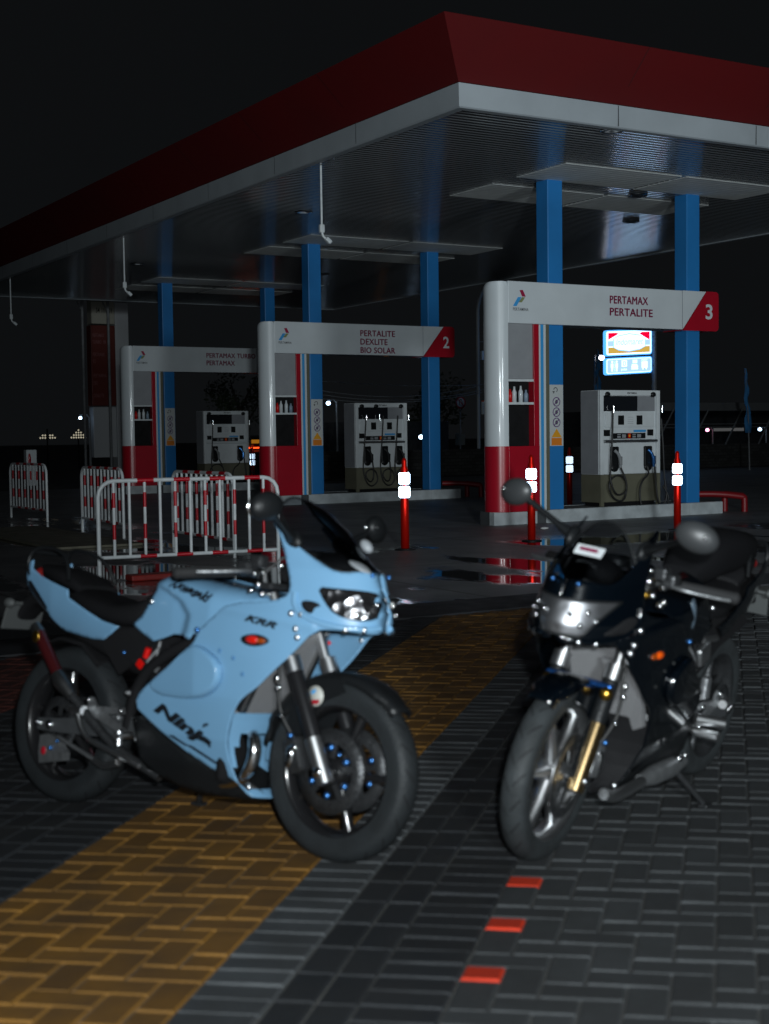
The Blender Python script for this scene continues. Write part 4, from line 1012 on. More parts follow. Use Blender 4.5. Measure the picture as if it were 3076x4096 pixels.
def wheel(parent, x, z, R_, tw, rimm, spm, nsp, tyrem, disc, rr0=.735, phase=.3, chain=False):
    rimr = R_ * rr0
    g = MB().use(rimm)
    hw = tw * .40
    g.lathe([(-hw, rimr + .006), (-hw - .003, rimr - .004), (-hw + .008, rimr - .014), (-hw * .5, rimr - .022), (0, rimr - .026), (hw * .5, rimr - .022), (hw - .008, rimr - .014), (hw + .003, rimr - .004), (hw, rimr + .006)], (0, 0, 0), 'y', 56)
    g.lathe([(-.05, .001), (-.05, .030), (-.035, .045), (.035, .045), (.05, .030), (.05, .001)], (0, 0, 0), 'y', 24)
    g.use(spm)
    for k in range(nsp):
        a = phase + 2 * pi * k / nsp; d = Vector((cos(a), 0, sin(a))); t_ = Vector((-sin(a), 0, cos(a)))
        p0 = d * .035; p1 = d * (rimr - .018)
        rows = []
        for s_ in range(5):
            q = s_ / 4; c = p0.lerp(p1, q); ww = .021 - .008 * math.sin(q * pi); dd = .026 - .010 * q
            rows.append([c + t_ * ww, c + t_ * ww * .6 + Vector((0, dd, 0)), c - t_ * ww * .6 + Vector((0, dd, 0)), c - t_ * ww, c - t_ * ww * .6 - Vector((0, dd, 0)), c + t_ * ww * .6 - Vector((0, dd, 0))])
        g.grid(rows, True, closed=True)
    w = g.build('wheel', parent); w.location = (x, 0, z)
    pr = []
    n = 15
    for k in range(n + 1):
        a = -2.15 + 4.30 * k / n
        rr_ = (R_ - rimr) * .5; cyr = rimr + rr_ + .002
        hy = tw / 2 * sin(a) if abs(a) < pi / 2 else math.copysign(tw / 2 * (1 - .18 * (abs(a) - pi / 2)), a)
        pr.append((hy, cyr + (R_ - cyr) * cos(a) if abs(a) < pi / 2 else cyr + (cyr - rimr + .006) * cos(a) * 1.75))
    pr = [(h, max(rimr - .004, r_)) for h, r_ in pr]
    g = MB().use(tyrem); g.lathe(pr, (0, 0, 0), 'y', 64)
    g.use(BLACKM)   # tread grooves as raised-edge strips just proud of the rubber
    for k in range(22):
        a = 2 * pi * k / 22
        for sg in (-1, 1):
            q = []
            for i in range(4):
                hh = sg * tw * (.06 + .11 * i); aa = a + .05 * i + (.07 if sg > 0 else 0)
                ph = math.asin(min(1, abs(hh) / (tw / 2))); rr_ = (R_ - rimr) * .5; cyr = rimr + rr_ + .002
                r_ = cyr + (R_ - cyr) * cos(ph) + .0006
                q.append((hh, r_, aa))
            vs = []
            for hh, r_, aa in q: vs += [(r_ * cos(aa - .012), hh, r_ * sin(aa - .012)), (r_ * cos(aa + .012), hh, r_ * sin(aa + .012))]
            g.add(vs, [(0, 1, 3, 2), (2, 3, 5, 4), (4, 5, 7, 6)])
    t = g.build('tyre', w)
    for (y_, r_, M_, bolts) in disc:
        g = MB().use(M_)
        sg = 1 if y_ > 0 else -1
        g.lathe([(-.002, r_ * .66), (-.0025, r_), (.0025, r_), (.002, r_ * .66), (-.002, r_ * .66)], (0, y_, 0), 'y', 48)
        for k in range(5):
            a = 2 * pi * k / 5 + .2; g.box((r_ * .52 * cos(a), y_, r_ * .52 * sin(a)), (r_ * .42, .005, .02), R=Matrix.Rotation(-a, 3, 'Y'))
        if bolts:
            g.use(BLUAN)
            for k in range(6):
                a = 2 * pi * k / 6 + .52; g.ball((r_ * .56 * cos(a), y_ + sg * .006, r_ * .56 * sin(a)), (.012, .010, .012), 10)
        g.use(BLACKM)
        for k in range(30):
            a = 2 * pi * k / 30; rq = r_ * (.76 if k % 2 else .90); c = Vector((rq * cos(a), y_ + sg * .0032, rq * sin(a)))
            g.add([c + Vector((.0045 * cos(b), 0, .0045 * sin(b))) for b in [q * pi / 3 for q in range(6)]], [(0, 1, 2, 3, 4, 5)])
        g.build('brake_disc', w)
    return w

def decal_text(mb, s, x0, z0, dx, dz, w, h, side, wf, shear=0, bold=.03, off=.0045):
    uv, fs, asp = text_geo(s, bold=bold, shear=shear)
    d = Vector((dx, dz)).normalized(); n_ = Vector((-d.y, d.x))
    vs = []
    for a, b in uv:
        p_ = Vector((x0, z0)) + d * a * w + n_ * b * h
        vs.append((p_.x, side * (wf(p_.x, p_.y) + off), p_.y))
    mb.add(vs, fs)

def sport_bike(front, rear, lean, o):
    F, R_ = Vector(front), Vector(rear); az = atan2(F.y - R_.y, F.x - R_.x)
    r = empty('motorcycle', (R_.x, R_.y, 0), o['label'], 'motorcycle', 'parked sport motorcycles')
    r.rotation_mode = 'XYZ'
    r.matrix_world = Matrix.Translation((R_.x, R_.y, 0)) @ Matrix.Rotation(az, 4, 'Z') @ Matrix.Rotation(-lean, 4, 'X')
    PA = o['paint']
    wb = F - R_; WB = wb.length
    FX, FZ = 1.283, .297; RX, RZ = -.045, .300
    # ---- wheels
    fwheel = wheel(r, FX, FZ, .298, o.get('tw', .100), o['rim'], o['spoke'], o['nsp'], o['tyre'], [(-.062, .140, o['disc'], True), (.062, .140, o['disc'], o['bluebolts'])], rr0=o.get('rr0', .735), phase=o['ph'])
    if o.get('steer'): fwheel.rotation_euler = (0, 0, o['steer'])
    rw = wheel(r, RX, RZ, .300, .120, o.get('rrim', o['rim']), o.get('rrim', o['spoke']), o['nsp'], o['tyre'], [(-.075, .105, o['disc'], False)], phase=o['ph'] + .5)
    g = MB().use(DALLOY); g.lathe([(-.004, .07), (-.004, .095), (.004, .095), (.004, .07), (-.004, .07)], (0, .078, 0), 'y', 40)
    for k in range(40): a = 2 * pi * k / 40; g.box((.098 * cos(a), .078, .098 * sin(a)), (.010, .005, .007), R=Matrix.Rotation(-a, 3, 'Y'))
    g.build('sprocket', rw)
    # ---- fairing
    for sd in (-1, 1):
        f = panel('side_fairing', 'main', MAIN, w_body, sd, PA, r, th=.004, step=.0092)
        panel('side_scoop', 'scoop', SC, w_scoop, sd, PA, r, th=.003, step=.0095, extra=SCRINGS)
        i_ = panel('indicator', 'ind', IND, w_body, sd, BLACKP, r, th=.008, off=.006, step=.01)
        g = MB().use(o['indc']); c = (1.025, sd * (w_body(1.025, .703) + .006), .703); g.ball(c, (.030, .013, .0140), 14); g.use(mat('dim_amber_lens', (.30, .05, .004), .2, coat=.6)); c = (1.056, sd * (w_body(1.056, .702) + .006), .702); g.ball(c, (.024, .010, .011), 12); g.build('lens', i_)
        if not o.get('badge'): panel('headlight', 'head', HEAD, w_body, sd, o['head'], r, th=.006, off=.003, step=.010)
        panel('air_duct', 'duct' if o.get('badge') else 'ducts', DUCT if o.get('badge') else DUCTS, w_body, sd, BLACKM if not o.get('duct') else o['duct'], r, th=.004, off=.0025, step=.012)
        panel('tank_side', 'tank', TANK, w_tank, sd, PA, r, th=.004, step=.011, smooth=0)
        panel('tail_panel', 'tail', TAIL, w_tail, sd, PA, r, th=.004, step=.012, smooth=0)
        panel('belly_pan', 'belly', BELLY, w_belly, sd, BLACKP if o['belly'] else PA, r, th=.004, step=.02)
    if o.get('badge'):      # one wide lens wrapped over the nose
        def xs_(y, z):
            xn = interp(z, [.6, .72, .756, .82, .95, 1.0, 1.2], [1.36, 1.40, 1.415, 1.42, 1.375, 1.32, 1.12]); wm = interp(z, [.15, .2, .35, .5, .65, .8, .95, 1.1, 1.2], [.07, .10, .16, .195, .21, .215, .19, .15, .12])
            return .72 + (xn - .72) * max(0, 1 - (y / wm) ** 2) ** (1 / 3.0) + .004
        rows = []
        for i in range(13):
            t = i / 12; z = .781 + .114 * t; hw_ = .056 + .066 * t ** .9; yc_ = .024
            rows.append([(xs_(yc_ + hw_ * q, z), yc_ + hw_ * q, z) for q in np.linspace(-1, 1, 33)])
        g = MB().use(o['head']); g.grid(rows)
        g.use(BLACKP); g.tube(rows[0], .0035, 6); g.tube(rows[-1], .0035, 6); g.tube([q[0] for q in rows], .0035, 6); g.tube([q[-1] for q in rows], .0035, 6)
        hl = g.build('headlight', r); so = hl.modifiers.new('t', 'SOLIDIFY'); so.thickness = .002
    # raised lip under the headlight
    g = MB().use(PA)
    for sd in (-1, 1):
        pts = [(x, sd * (w_body(x, z) + .002), z) for x, z in ((1.165, .87), (1.17, .83), (1.20, .80), (1.26, .777), (1.32, .768), (1.37, .766), (1.40, .768), (1.4135, .775))]
        g.bend(pts, .010, 8, 2)
    g.build('nose_lip', r)
    # bulbs behind the headlight glass
    for (x, z) in ((1.40, .85), (1.39, .82), (1.365, .86), (1.345, .835)):
        for sd in (-1, 1):
            g = MB().use(CHROME); g.ball((x + .006, sd * (w_body(x, z) + .003), z), (.010, .009, .010), 10); g.build('headlight_bulb', r)
    # inner front cowl between the fairing lips, with exhaust gap
    g = MB().use(PA if not o.get('inner') else o['inner'])
    zs = np.linspace(.168, .452, 13); ys = np.linspace(-1, 1, 17)
    lx = lambda z: interp(z, [.165, .2, .263, .312, .364, .432, .48], [.982, .93, .905, .902, .908, .932, .955])
    for i in range(12):
        for k in range(16):
            zc = (zs[i] + zs[i + 1]) / 2; yc = (ys[k] + ys[k + 1]) / 2
            hw_ = w_body(lx(zc), zc)
            if -.02 < yc * hw_ + .10 < .125 and .195 < zc < .372: continue
            q = [(lx(z) + .035 * (1 - y ** 2), y * (w_body(lx(z), z) - .006), z) for z, y in ((zs[i], ys[k]), (zs[i], ys[k + 1]), (zs[i + 1], ys[k + 1]), (zs[i + 1], ys[k]))]
            g.add(q, [(0, 1, 2, 3)])
    bc = g.build('inner_cowl', r); sm = bc.modifiers.new('t', 'SOLIDIFY'); sm.thickness = .003
    # ---- windscreen
    cen = [(1.372, .957), (1.322, .985), (1.273, 1.027), (1.204, 1.096), (1.118, 1.158), (1.045, 1.190), (.989, 1.200)]
    edg = [(1.350, .957, .045), (1.300, .948, .098), (1.262, .958, .116), (1.205, .986, .128), (1.140, 1.020, .133), (1.070, 1.080, .126), (.995, 1.150, .095)]
    rows = []
    for (xc, zc), (xe, ze, we) in zip(cen, edg):
        rows.append([(xc + (xe - xc) * abs(t) ** 2.2, t * we, zc + (ze - zc) * abs(t) ** 2.2) for t in np.linspace(-1, 1, 15)])
    if o.get('badge'): rows = [[(x - .0 * k, y, z - .010 * k) for x, y, z in rr__] for k, rr__ in enumerate(rows[:5])]
    g = MB().use(SMOKE); g.grid(rows); ws = g.build('windscreen', r)
    g = MB().use(BLACKP); g.tube([rows[-1][k] for k in range(15)], .004, 6); g.tube([q[0] for q in rows], .004, 6); g.tube([q[-1] for q in rows], .004, 6); g.build('trim', ws)
    # nose bridge below the screen
    g = MB().use(PA)
    # ---- dash
    g = MB().use(BLACKM); g.ball((1.20, 0, .965), (.11, .105, .05), 16); g.box((1.10, 0, .93), (.16, .20, .06), bev=.02)
    g.use(BLACKP); g.lathe([(0, .045), (.025, .045), (.03, .04)], (1.12, .05, .985), 'z', 20); g.lathe([(0, .045), (.025, .045), (.03, .04)], (1.12, -.05, .985), 'z', 20)
    g.use(STEEL); g.lathe([(.026, .044), (.03, .046), (.028, .05)], (1.12, .05, .985), 'z', 20); g.build('instruments', r)
    g = MB().use(BLACKP)
    g.ball((1.25, -.055, .985), (.055, .018, .012), 12); g.build('screen_badge', r) if False else None
    if o.get('badge'):
        g = MB().use(BARW); g.box((1.262, .012, 1.035), (.008, .098, .040), R=Matrix.Rotation(-.85, 3, 'Y'), bev=.003); g.use(MAROON); g.box((1.268, .012, 1.040), (.004, .062, .012), R=Matrix.Rotation(-.85, 3, 'Y')); g.build('badge', r)
    else:
        g = MB().use(mat('dash_glint_grey', (.30, .32, .34), .4)); g.ball((1.318, -.035, .972), (.050, .040, .010), 14, R=Matrix.Rotation(.45, 3, 'Y')); g.ball((1.268, .055, 1.045), (.030, .020, .018), 12, R=Matrix.Rotation(.7, 3, 'Y')); g.build('dash_glint', r)  # pale ovals imitate the bright reflection on the dash dome, no real part
    # ---- tank top strip, cap, seat
    g = MB().use(BLACKP); g.lathe([(.0, .04), (.010, .038), (.012, .001)], (.68, 0, .903), 'z', 20); g.use(CHROME); g.ball((.655, -.052, .915), .010, 10); g.build('fuel_cap', r)
    g = MB().use(SEATM)
    g.loft([(-.01, .79, .10, .03, 3), (.03, .785, .115, .040, 3), (.12, .760, .130, .045, 3), (.25, .738, .130, .045, 3), (.36, .750, .12, .055, 3), (.44, .79, .10, .06, 3), (.50, .845, .07, .035, 3)], 24)
    g.build('seat', r)
    g = MB().use(SEATM); g.loft([(-.27, .900, .04, .010, 3), (-.22, .880, .075, .03, 3), (-.12, .865, .095, .035, 3), (-.02, .84, .105, .035, 3), (.03, .815, .10, .025, 3)], 24); g.build('pillion_seat', r)
    g = MB().use(BLACKP)
    g.bend([(-.26, -.10, .86), (-.29, -.10, .91), (-.268, -.09, .965), (-.20, -.08, .975), (-.12, -.085, .965), (-.05, -.10, .93), (-.01, -.12, .85)], .0085, 8)
    g.bend([(-.26, .10, .86), (-.29, .10, .91), (-.268, .09, .965), (-.20, .08, .975), (-.12, .085, .965), (-.05, .10, .93), (-.01, .12, .85)], .0085, 8); g.tube([(-.275, -.09, .955), (-.275, .09, .955)], .011, 8)
    g.build('grab_rail', r)
    # ---- tail end
    g = MB().use(REDREF if False else mat('dark_red_lens', (.18, .01, .01), .2, coat=.6)); g.ball((-.285, 0, .868), (.025, .062, .032), 14); g.build('tail_light', r)
    g = MB().use(BLACKM); g.loft([(-.38, .70, .05, .02, 3), (-.33, .76, .06, .03, 3), (-.25, .79, .08, .05, 3), (-.10, .72, .09, .07, 3), (.10, .66, .10, .06, 3), (.30, .62, .10, .09, 3), (.42, .60, .09, .10, 3)], 20)
    g.build('under_tail', r)
    g = MB().use(PLATE); g.box((-.405, 0, .69), (.008, .19, .105), R=Matrix.Rotation(.25, 3, 'Y'), bev=.003); g.build('number_plate', r)
    g = MB().use(PLATE); g.ball((-.36, -.11, .745), (.03, .018, .02), 10); g.ball((-.36, .11, .745), (.03, .018, .02), 10); g.tube([(-.35, -.10, .745), (-.35, .10, .745)], .008, 6); g.build('rear_indicator', r)
    for sd in (-1, 1) if o['decals'] else ():
        g = MB().use(DECAL)
        pts = [(-.262, .836), (-.24, .84), (-.176, .792), (-.118, .742), (-.128, .730), (-.196, .772), (-.25, .815)]
        g.add([(x, sd * (w_tail(x, z) + .004), z) for x, z in pts], [list(range(7))])
        g.build('tail_decal', r)
    # ---- decals
    if o['decals']:
        g = MB().use(DECAL)
        decal_text(g, 'Kawasaki', .580, .858, .20, -.046, .220, .036, -1, w_tank, shear=.35, bold=.05)
        g.build('tank_lettering', r)
        g = MB().use(DECAL); decal_text(g, 'KRR', .985, .764, .14, -.022, .135, .024, -1, w_body, shear=.5, bold=.05); g.build('model_lettering', r)
        g = MB().use(DECAL); decal_text(g, 'Ninja', .560, .405, .245, -.098, .285, .062, -1, w_body, shear=.35, bold=.055)
        # brush strokes
        for (x, z, dx, dz) in ((.63, .34, .08, -.03), (.70, .32, .14, -.055), (.80, .385, .03, .012)):
            q = [(x, z), (x + dx, z + dz), (x + dx * 1.05, z + dz + .008), (x + dx * .3, z + dz * .3 + .012)]
            g.add([(a, -(w_body(a, b) + .0045), b) for a, b in q], [(0, 1, 2, 3)])
        g.build('side_lettering', r)
    # ---- bolts on panels
    def bolt(mb, x, z, sd, wf, rad=.007, m_=None):
        mb = MB().use(m_)
        mb.ball((x, sd * (wf(x, z) + .001), z), (rad, rad * .85, rad), 14, m=10); mb.build('fairing_bolt', r)
    g = MB()
    for sd in (-1, 1):
        for (x, z) in ((.885, .655), (.945, .635), (.985, .585)): bolt(g, x, z, sd, w_body, .0075, mat('paint_bolt', (.07, .20, .38), .4) if o['decals'] else BLACKP)
        for (x, z) in ((.775, .717),): bolt(g, x, z, sd, w_body, .010, BLUAN)
        for (x, z) in ((1.165, .80), (1.185, .752), (1.19, .724), (1.385, .765), (1.34, .762), (.97, .205), (.61, .205), (1.20, .80)): bolt(g, x, z, sd, w_body, .012, MBOLT)
        for M_, c_, q_ in ((MBOLT, (.513, sd * .182, .800), .011), (BLUAN, (.334, sd * .125, .605), .008), (BLUAN, (1.380, sd * .045, .945), .008)): MB().use(M_).ball(c_, q_, 12).build('fairing_bolt', r)
    # ---- radiator
    g = MB().use(RAD); Rm = Matrix.Rotation(-.42, 3, 'Y'); g.box((.985, 0, .595), (.03, .27, .33), R=Matrix.Rotation(.45, 3, 'Y'), bev=.004)
    g.use(STEEL); g.box((1.0, .128, .60), (.034, .028, .33), R=Matrix.Rotation(.45, 3, 'Y'), bev=.008); g.box((1.0, -.128, .60), (.034, .028, .33), R=Matrix.Rotation(.45, 3, 'Y'), bev=.008)
    g.build('radiator', r)
    # radiator / oil cooler side wing seen between fork and fairing
    if o.get('cooler'):
        g = MB().use(RAD); pts = [(1.06, .10, .66), (1.02, .165, .60), (.93, .165, .43), (.90, .10, .39), (.92, .03, .42), (1.05, .03, .66)]
        g.add([(x + .03, y, z) for x, y, z in pts] + [(x, y, z) for x, y, z in pts], [(0, 1, 2, 3, 4, 5), (11, 10, 9, 8, 7, 6)] + [(k, (k + 1) % 6, 6 + (k + 1) % 6, 6 + k) for k in range(6)]); g.build('cooler_shroud', r)
    # ---- fork
    fk = empty_child(r, 'fork')
    ax0, ax1 = (1.00, .90), (1.283, .297)
    def fp(z, off=0): t = (z - .297) / (.90 - .297); return 1.283 + (.985 - 1.283) * t + off
    for sd in (-1, 1):
        y = sd * .098
        g = MB().use(o['stan']); g.tube([(fp(.62, .0), y, .60), (fp(.86), y, .86)], .0195, 14); g.build('stanchion', fk)
        g = MB().use(o['leg']); g.tube([(fp(.27), y, .262), (fp(.30), y, .30), (fp(.60), y, .60), (fp(.615), y, .615)], [.022, .029, .028, .026], 16); 
        g.use(SATIN); g.tube([(fp(.605), y, .605), (fp(.652), y, .652)], .031, 14)
        g.use(o['legbot']); g.tube([(fp(.262), y * 1.03, .262), (fp(o['lt']), y * 1.03, o['lt'])], .0292, 14)
        g.build('fork_leg', fk)
    g = MB().use(o['clamp']); g.box((fp(.59) + .025, 0, .592), (.035, .24, .016), bev=.01) if o.get('brace') else g.box((fp(.80), 0, .80), (.06, .25, .03), bev=.01)
    if o.get('brace'):
        g.use(GOLD); g.ball((fp(.575) + .035, .108, .570), (.022, .022, .024), 12); g.ball((fp(.575) + .035, -.108, .570), (.018, .018, .022), 12)
    g.box((fp(.885), 0, .885), (.06, .26, .025), bev=.01); g.build('triple_clamp', fk)
    g = MB().use(CHROME); g.tube([(1.283, -.125, .297), (1.283, .125, .297)], .010, 12); g.ball((1.283, -.128, .297), (.019, .012, .019), 12); g.ball((1.283, .128, .297), (.019, .012, .019), 12); g.build('axle', fk)
    # brake caliper and hoses
    for sd in (-1, 1):
        g = MB().use(DALLOY if not o.get('goldcal') else ALLOY); g.box((1.155, sd * .082, .335), (.07, .055, .12), R=Matrix.Rotation(-.35, 3, 'Y'), bev=.016)
        g.use(CHROME); g.ball((1.145, sd * .112, .33), (.016, .006, .036), 12); g.ball((1.16, sd * .112, .36), (.013, .006, .013), 10)
        g.build('brake_caliper', r)
        g = MB().use(HOSE); g.bend([(1.15, sd * .10, .39), (1.10, sd * .125, .47), (1.09, sd * .13, .56), (1.06, sd * .10, .72), (1.0, sd * .09, .86)], .006, 6); g.use(CHROME)
        g.ball((1.112, sd * .128, .46), .008, 8); g.ball((1.09, sd * .132, .55), .011, 8); g.ball((1.078, sd * .128, .58), (.012, .01, .018), 8); g.use(BLUAN); g.ball((1.15, sd * .118, .40), .010, 8); g.build('brake_hose', r)
    # ---- front mudguard
    g = MB().use(o['fend']); rows = []
    for k in range(25):
        a = radians(o.get('fa', 42) + (170 - o.get('fa', 42)) * k / 24); ed = 1.0 if 2 < k < 22 else .75
        row = []
        for q in range(11):
            b = -1 + 2 * q / 10; yy = .066 * math.sin(b * pi / 2) if abs(b) < 1 else .066 * b
            dr = .326 - .055 * abs(b) ** 3 * (1.2 if 8 < k < 20 else .6)
            row.append((FX + dr * cos(a), yy * ed, FZ + dr * sin(a)))
        rows.append(row)
    g.grid(rows); md = g.build('mudguard', r); so = md.modifiers.new('t', 'SOLIDIFY'); so.thickness = .004
    g = MB().use(o['fend'])
    for sd in (-1, 1):
        pts = [(1.095, .40), (1.11, .56), (1.17, .585), (1.30, .60), (1.33, .56), (1.24, .52), (1.19, .46), (1.16, .40)]
        g.add([(x, sd * .071, z) for x, z in pts] + [(x, sd * .076, z) for x, z in pts], [list(range(8)), list(range(15, 7, -1))] + [(k, (k + 1) % 8, 8 + (k + 1) % 8, 8 + k) for k in range(8)])
    g.build('mudguard_stay', r)
    if o['decals']:
        g = MB().use(mat('sticker_cream', (.50, .50, .46), .5)); g.lathe([(0, .001), (0, .034), (.002, .034)], (1.208, -.079, .535), 'y', 20); g.use(REDP); g.add([(1.195, -.0812, .508), (1.225, -.0812, .510), (1.232, -.0812, .525), (1.20, -.0812, .522)], [(0, 1, 2, 3)]); g.use(STRBL); g.add([(1.19, -.0812, .545), (1.208, -.0812, .56), (1.212, -.0812, .55), (1.20, -.0812, .54)], [(0, 1, 2, 3)]); g.build('round_sticker', r)
    # ---- handlebars, levers, controls
    rnd = random.Random(7)
    for sd in (-1, 1):
        h = empty_child(r, 'handlebar')
        g = MB().use(BLACKP); g.tube([(.965, sd * .13, .925), (.90, sd * .22, .922)], .014, 10); g.build('bar', h)
        g = MB().use(mat('grip_rubber', (.022, .022, .023), .7, spec=.2)); g.tube([(.915, sd * .20, .925), (.865, sd * .27, .917), (.80, sd * .345, .905)], [.019, .020, .0215], 12); g.ball((.795, sd * .352, .904), (.022, .018, .022), 10); g.build('grip', h)
        g = MB().use(ALLOY); g.bend([(.985, sd * .20, .93), (1.0, sd * .25, .928), (.93, sd * .34, .915), (.90, sd * .37, .912)], .0065, 8); g.build('lever', h)
        g = MB().use(DALLOY); g.box((.945, sd * .175, .94), (.06, .055, .05), bev=.012); g.box((.985, sd * .16, .965), (.055, .045, .045), bev=.01); g.build('switch_housing', h)
        g = MB().use(CHROME)
        for q in range(9): MB().use(CHROME).ball((.985 + rnd.uniform(-.055, .055), sd * (.15 + rnd.uniform(-.05, .05)), .905 + rnd.uniform(-.055, .07)), rnd.uniform(.008, .017), 12, m=8).build('clamp_bolt', h)
        g.tube([(.965, sd * .098, .89), (.955, sd * .098, .935)], .024, 12)
        g.build('fork_cap', h)
    g = MB().use(HOSE)
    for q in range(4): g.bend([(1.0, -.14 + .07 * q, .93), (1.05, -.10 + .05 * q, 1.0), (1.09, -.04 + .03 * q, .96), (1.08, 0, .88)], .005, 6)
    g.build('cables', r)
    # ---- mirrors
    for sd, off in ((-1, o['mr']), (1, o['ml'])):
        mi = empty_child(r, 'mirror')
        base = Vector((1.10, sd * .13, 1.045)); c = Vector(off)
        g = MB().use(BLACKP); g.bend([base, base.lerp(c, .35) + Vector((-.01, 0, .0)), base.lerp(c, .8) + Vector((0, 0, -.012)), c], [.014] * 40, 8, 2) if False else g.tube([base, base.lerp(c, .3), base.lerp(c, .62), c], [.022, .012, .011, .014], 10); g.ball(base, (.045, .02, .03), 10, R=Matrix.Rotation(.6, 3, 'Y')); g.build('stalk', mi)
        g = MB().use(o['mirm']); Rm = Matrix.Rotation(-sd * .25, 3, 'X') @ Matrix.Rotation(sd * .25, 3, 'Z')
        vs = []
        g.ball(c + Vector((.006, sd * .015, .005)), (.034, o['mw'], .048), 18, R=Rm, m=12); g.use(CHROME); g.ball(c + Vector((-.020, sd * .015, .005)), (.010, o['mw'] - .01, .040), 16, R=Rm)
        g.build('shell', mi)
        g = MB().use(CHROME); g.ball(c + Vector((.034, -sd * .02 if not o.get('mb') else sd * .052, .012)), .0075, 8); g.build('bolt', mi)
    # ---- engine, frame
    g = MB().use(DALLOY)
    g.box((.62, 0, .34), (.34, .24, .20), bev=.04); g.box((.70, 0, .50), (.16, .17, .22), R=Matrix.Rotation(.35, 3, 'Y'), bev=.02)
    for k in range(7): g.box((.66 + .012 * k, 0, .44 + .028 * k), (.19, .20, .008), R=Matrix.Rotation(.35, 3, 'Y'))
    g.use(BLACKP); g.lathe([(-.02, .001), (-.02, .07), (.0, .08), (.03, .08)], (.56, -.11, .34), 'y', 24); g.lathe([(-.03, .08), (.0, .08), (.02, .07), (.02, .001)], (.50, .11, .35), 'y', 24)
    g.build('engine', r)
    g = MB().use(BLACKM)
    for sd in (-1, 1):
        g.bend([(.98, sd * .05, .80), (.80, sd * .13, .72), (.55, sd * .13, .62), (.40, sd * .11, .50), (.36, sd * .10, .33)], .022, 8)
        g.bend([(.40, sd * .10, .56), (.10, sd * .09, .70), (-.20, sd * .07, .80)], .014, 8)
        pts = [(.18, .64), (.30, .52), (.40, .585), (.46, .655), (.36, .70)]
        g.add([(x, sd * .10, z) for x, z in pts] + [(x, sd * .11, z) for x, z in pts], [list(range(5)), list(range(9, 4, -1))] + [(k, (k + 1) % 5, 5 + (k + 1) % 5, 5 + k) for k in range(5)])
    g.build('frame', r)
    g = MB().use(ALLOY)
    for sd in (-1, 1):
        g.tube([(.56, sd * .12, .64), (.50, sd * .12, .55)], .008, 8); g.tube([(.50, sd * .11, .66), (.475, sd * .11, .56)], .007, 8); g.tube([(.50, sd * .11, .64), (.46, sd * .13, .58)], .006, 6)
        for q in range(10): g.ball((rnd.uniform(.30, .52), sd * (.11 + rnd.uniform(0, .03)), rnd.uniform(.30, .47)), rnd.uniform(.006, .013), 8, m=6)
    g.build('linkage', r)
    g = MB().use(REDREF if False else REDPL if o['decals'] else BLACKP)
    for sd in (-1, 1):
        g.tube([(.452, sd * .118, .63), (.440, sd * .118, .595)], .012, 10); g.box((.415, sd * .118, .57), (.03, .012, .03), R=Matrix.Rotation(.6, 3, 'Y'), bev=.004)
    g.build('carburettor_caps', r)
    # ---- swingarm and rear set
    sw = MB().use(mat('swingarm_grey', (.085, .090, .095), .42, metal=.4, var=.15, vscale=12))
    for sd in (-1, 1):
        vs = []
        for (x, z, h) in ((-.12, .296, .022), (-.02, .300, .026), (.20, .318, .034), (.42, .345, .036)):
            vs += [(x, sd * .088, z - h), (x, sd * .088, z + h), (x, sd * .112, z + h), (x, sd * .112, z - h)]
        sw.add(vs, [(4 * i + k, 4 * i + (k + 1) % 4, 4 * i + 4 + (k + 1) % 4, 4 * i + 4 + k) for i in range(3) for k in range(4)] + [(0, 1, 2, 3), (12, 15, 14, 13)])
    sw.box((.36, 0, .34), (.05, .22, .06), bev=.01)
    sw.use(CHROME); 
    for sd in (-1, 1): sw.lathe([(0, .001), (0, .016), (.012, .014), (.014, .001)], (RX - .002, sd * .115 - (.014 if sd > 0 else 0) * 0, RZ), 'y', 12); sw.ball((RX, sd * .122, RZ), (.018, .01, .018), 10); sw.ball((-.10, sd * .112, .30), .012, 8); sw.ball((-.125, sd * .108, .30), .009, 8)
    sw.build('swingarm', r)
    g = MB().use(BLACKM); g.loft([(-.20, .60, .05, .006, 3), (-.10, .625, .065, .010, 3), (.03, .61, .065, .012, 3), (.12, .54, .06, .015, 3)], 16); g.build('rear_hugger', r)
    for sd in (-1, 1):
        g = MB().use(ALLOY)
        pts = [(.205, .430), (.235, .418), (.26, .392), (.395, .405), (.395, .385), (.29, .375), (.405, .325), (.385, .305), (.25, .375), (.135, .385), (.13, .365), (.215, .362)]
        pts = [(.13, .388), (.20, .392), (.205, .430), (.225, .432), (.25, .400), (.39, .408), (.395, .388), (.31, .378), (.405, .332), (.395, .312), (.27, .352), (.225, .365), (.13, .366)]
        m_ = len(pts); g.add([(x, sd * .148, z) for x, z in pts] + [(x, sd * .158, z) for x, z in pts], [list(range(m_)), list(range(2 * m_ - 1, m_ - 1, -1))] + [(k, (k + 1) % m_, m_ + (k + 1) % m_, m_ + k) for k in range(m_)])
        g.use(SATIN); g.tube([(.125, sd * .160, .377), (.205, sd * .175, .380)], .017, 12)
        g.use(CHROME)
        for (x, z) in ((.40, .325), (.385, .398), (.21, .42), (.13, .377)): g.ball((x, sd * .162, z), .010, 8)
        g.build('footrest_bracket', r)
        g = MB().use(SATIN); g.tube([(.44, sd * .155, .318), (.455, sd * .245, .318)], .013, 10); g.tube([(.452, sd * .225, .335), (.456, sd * .225, .285)], .012, 8) if sd < 0 else g.tube([(.445, sd * .17, .318), (.45, sd * .26, .320)], .019, 12); g.build('footpeg', r)
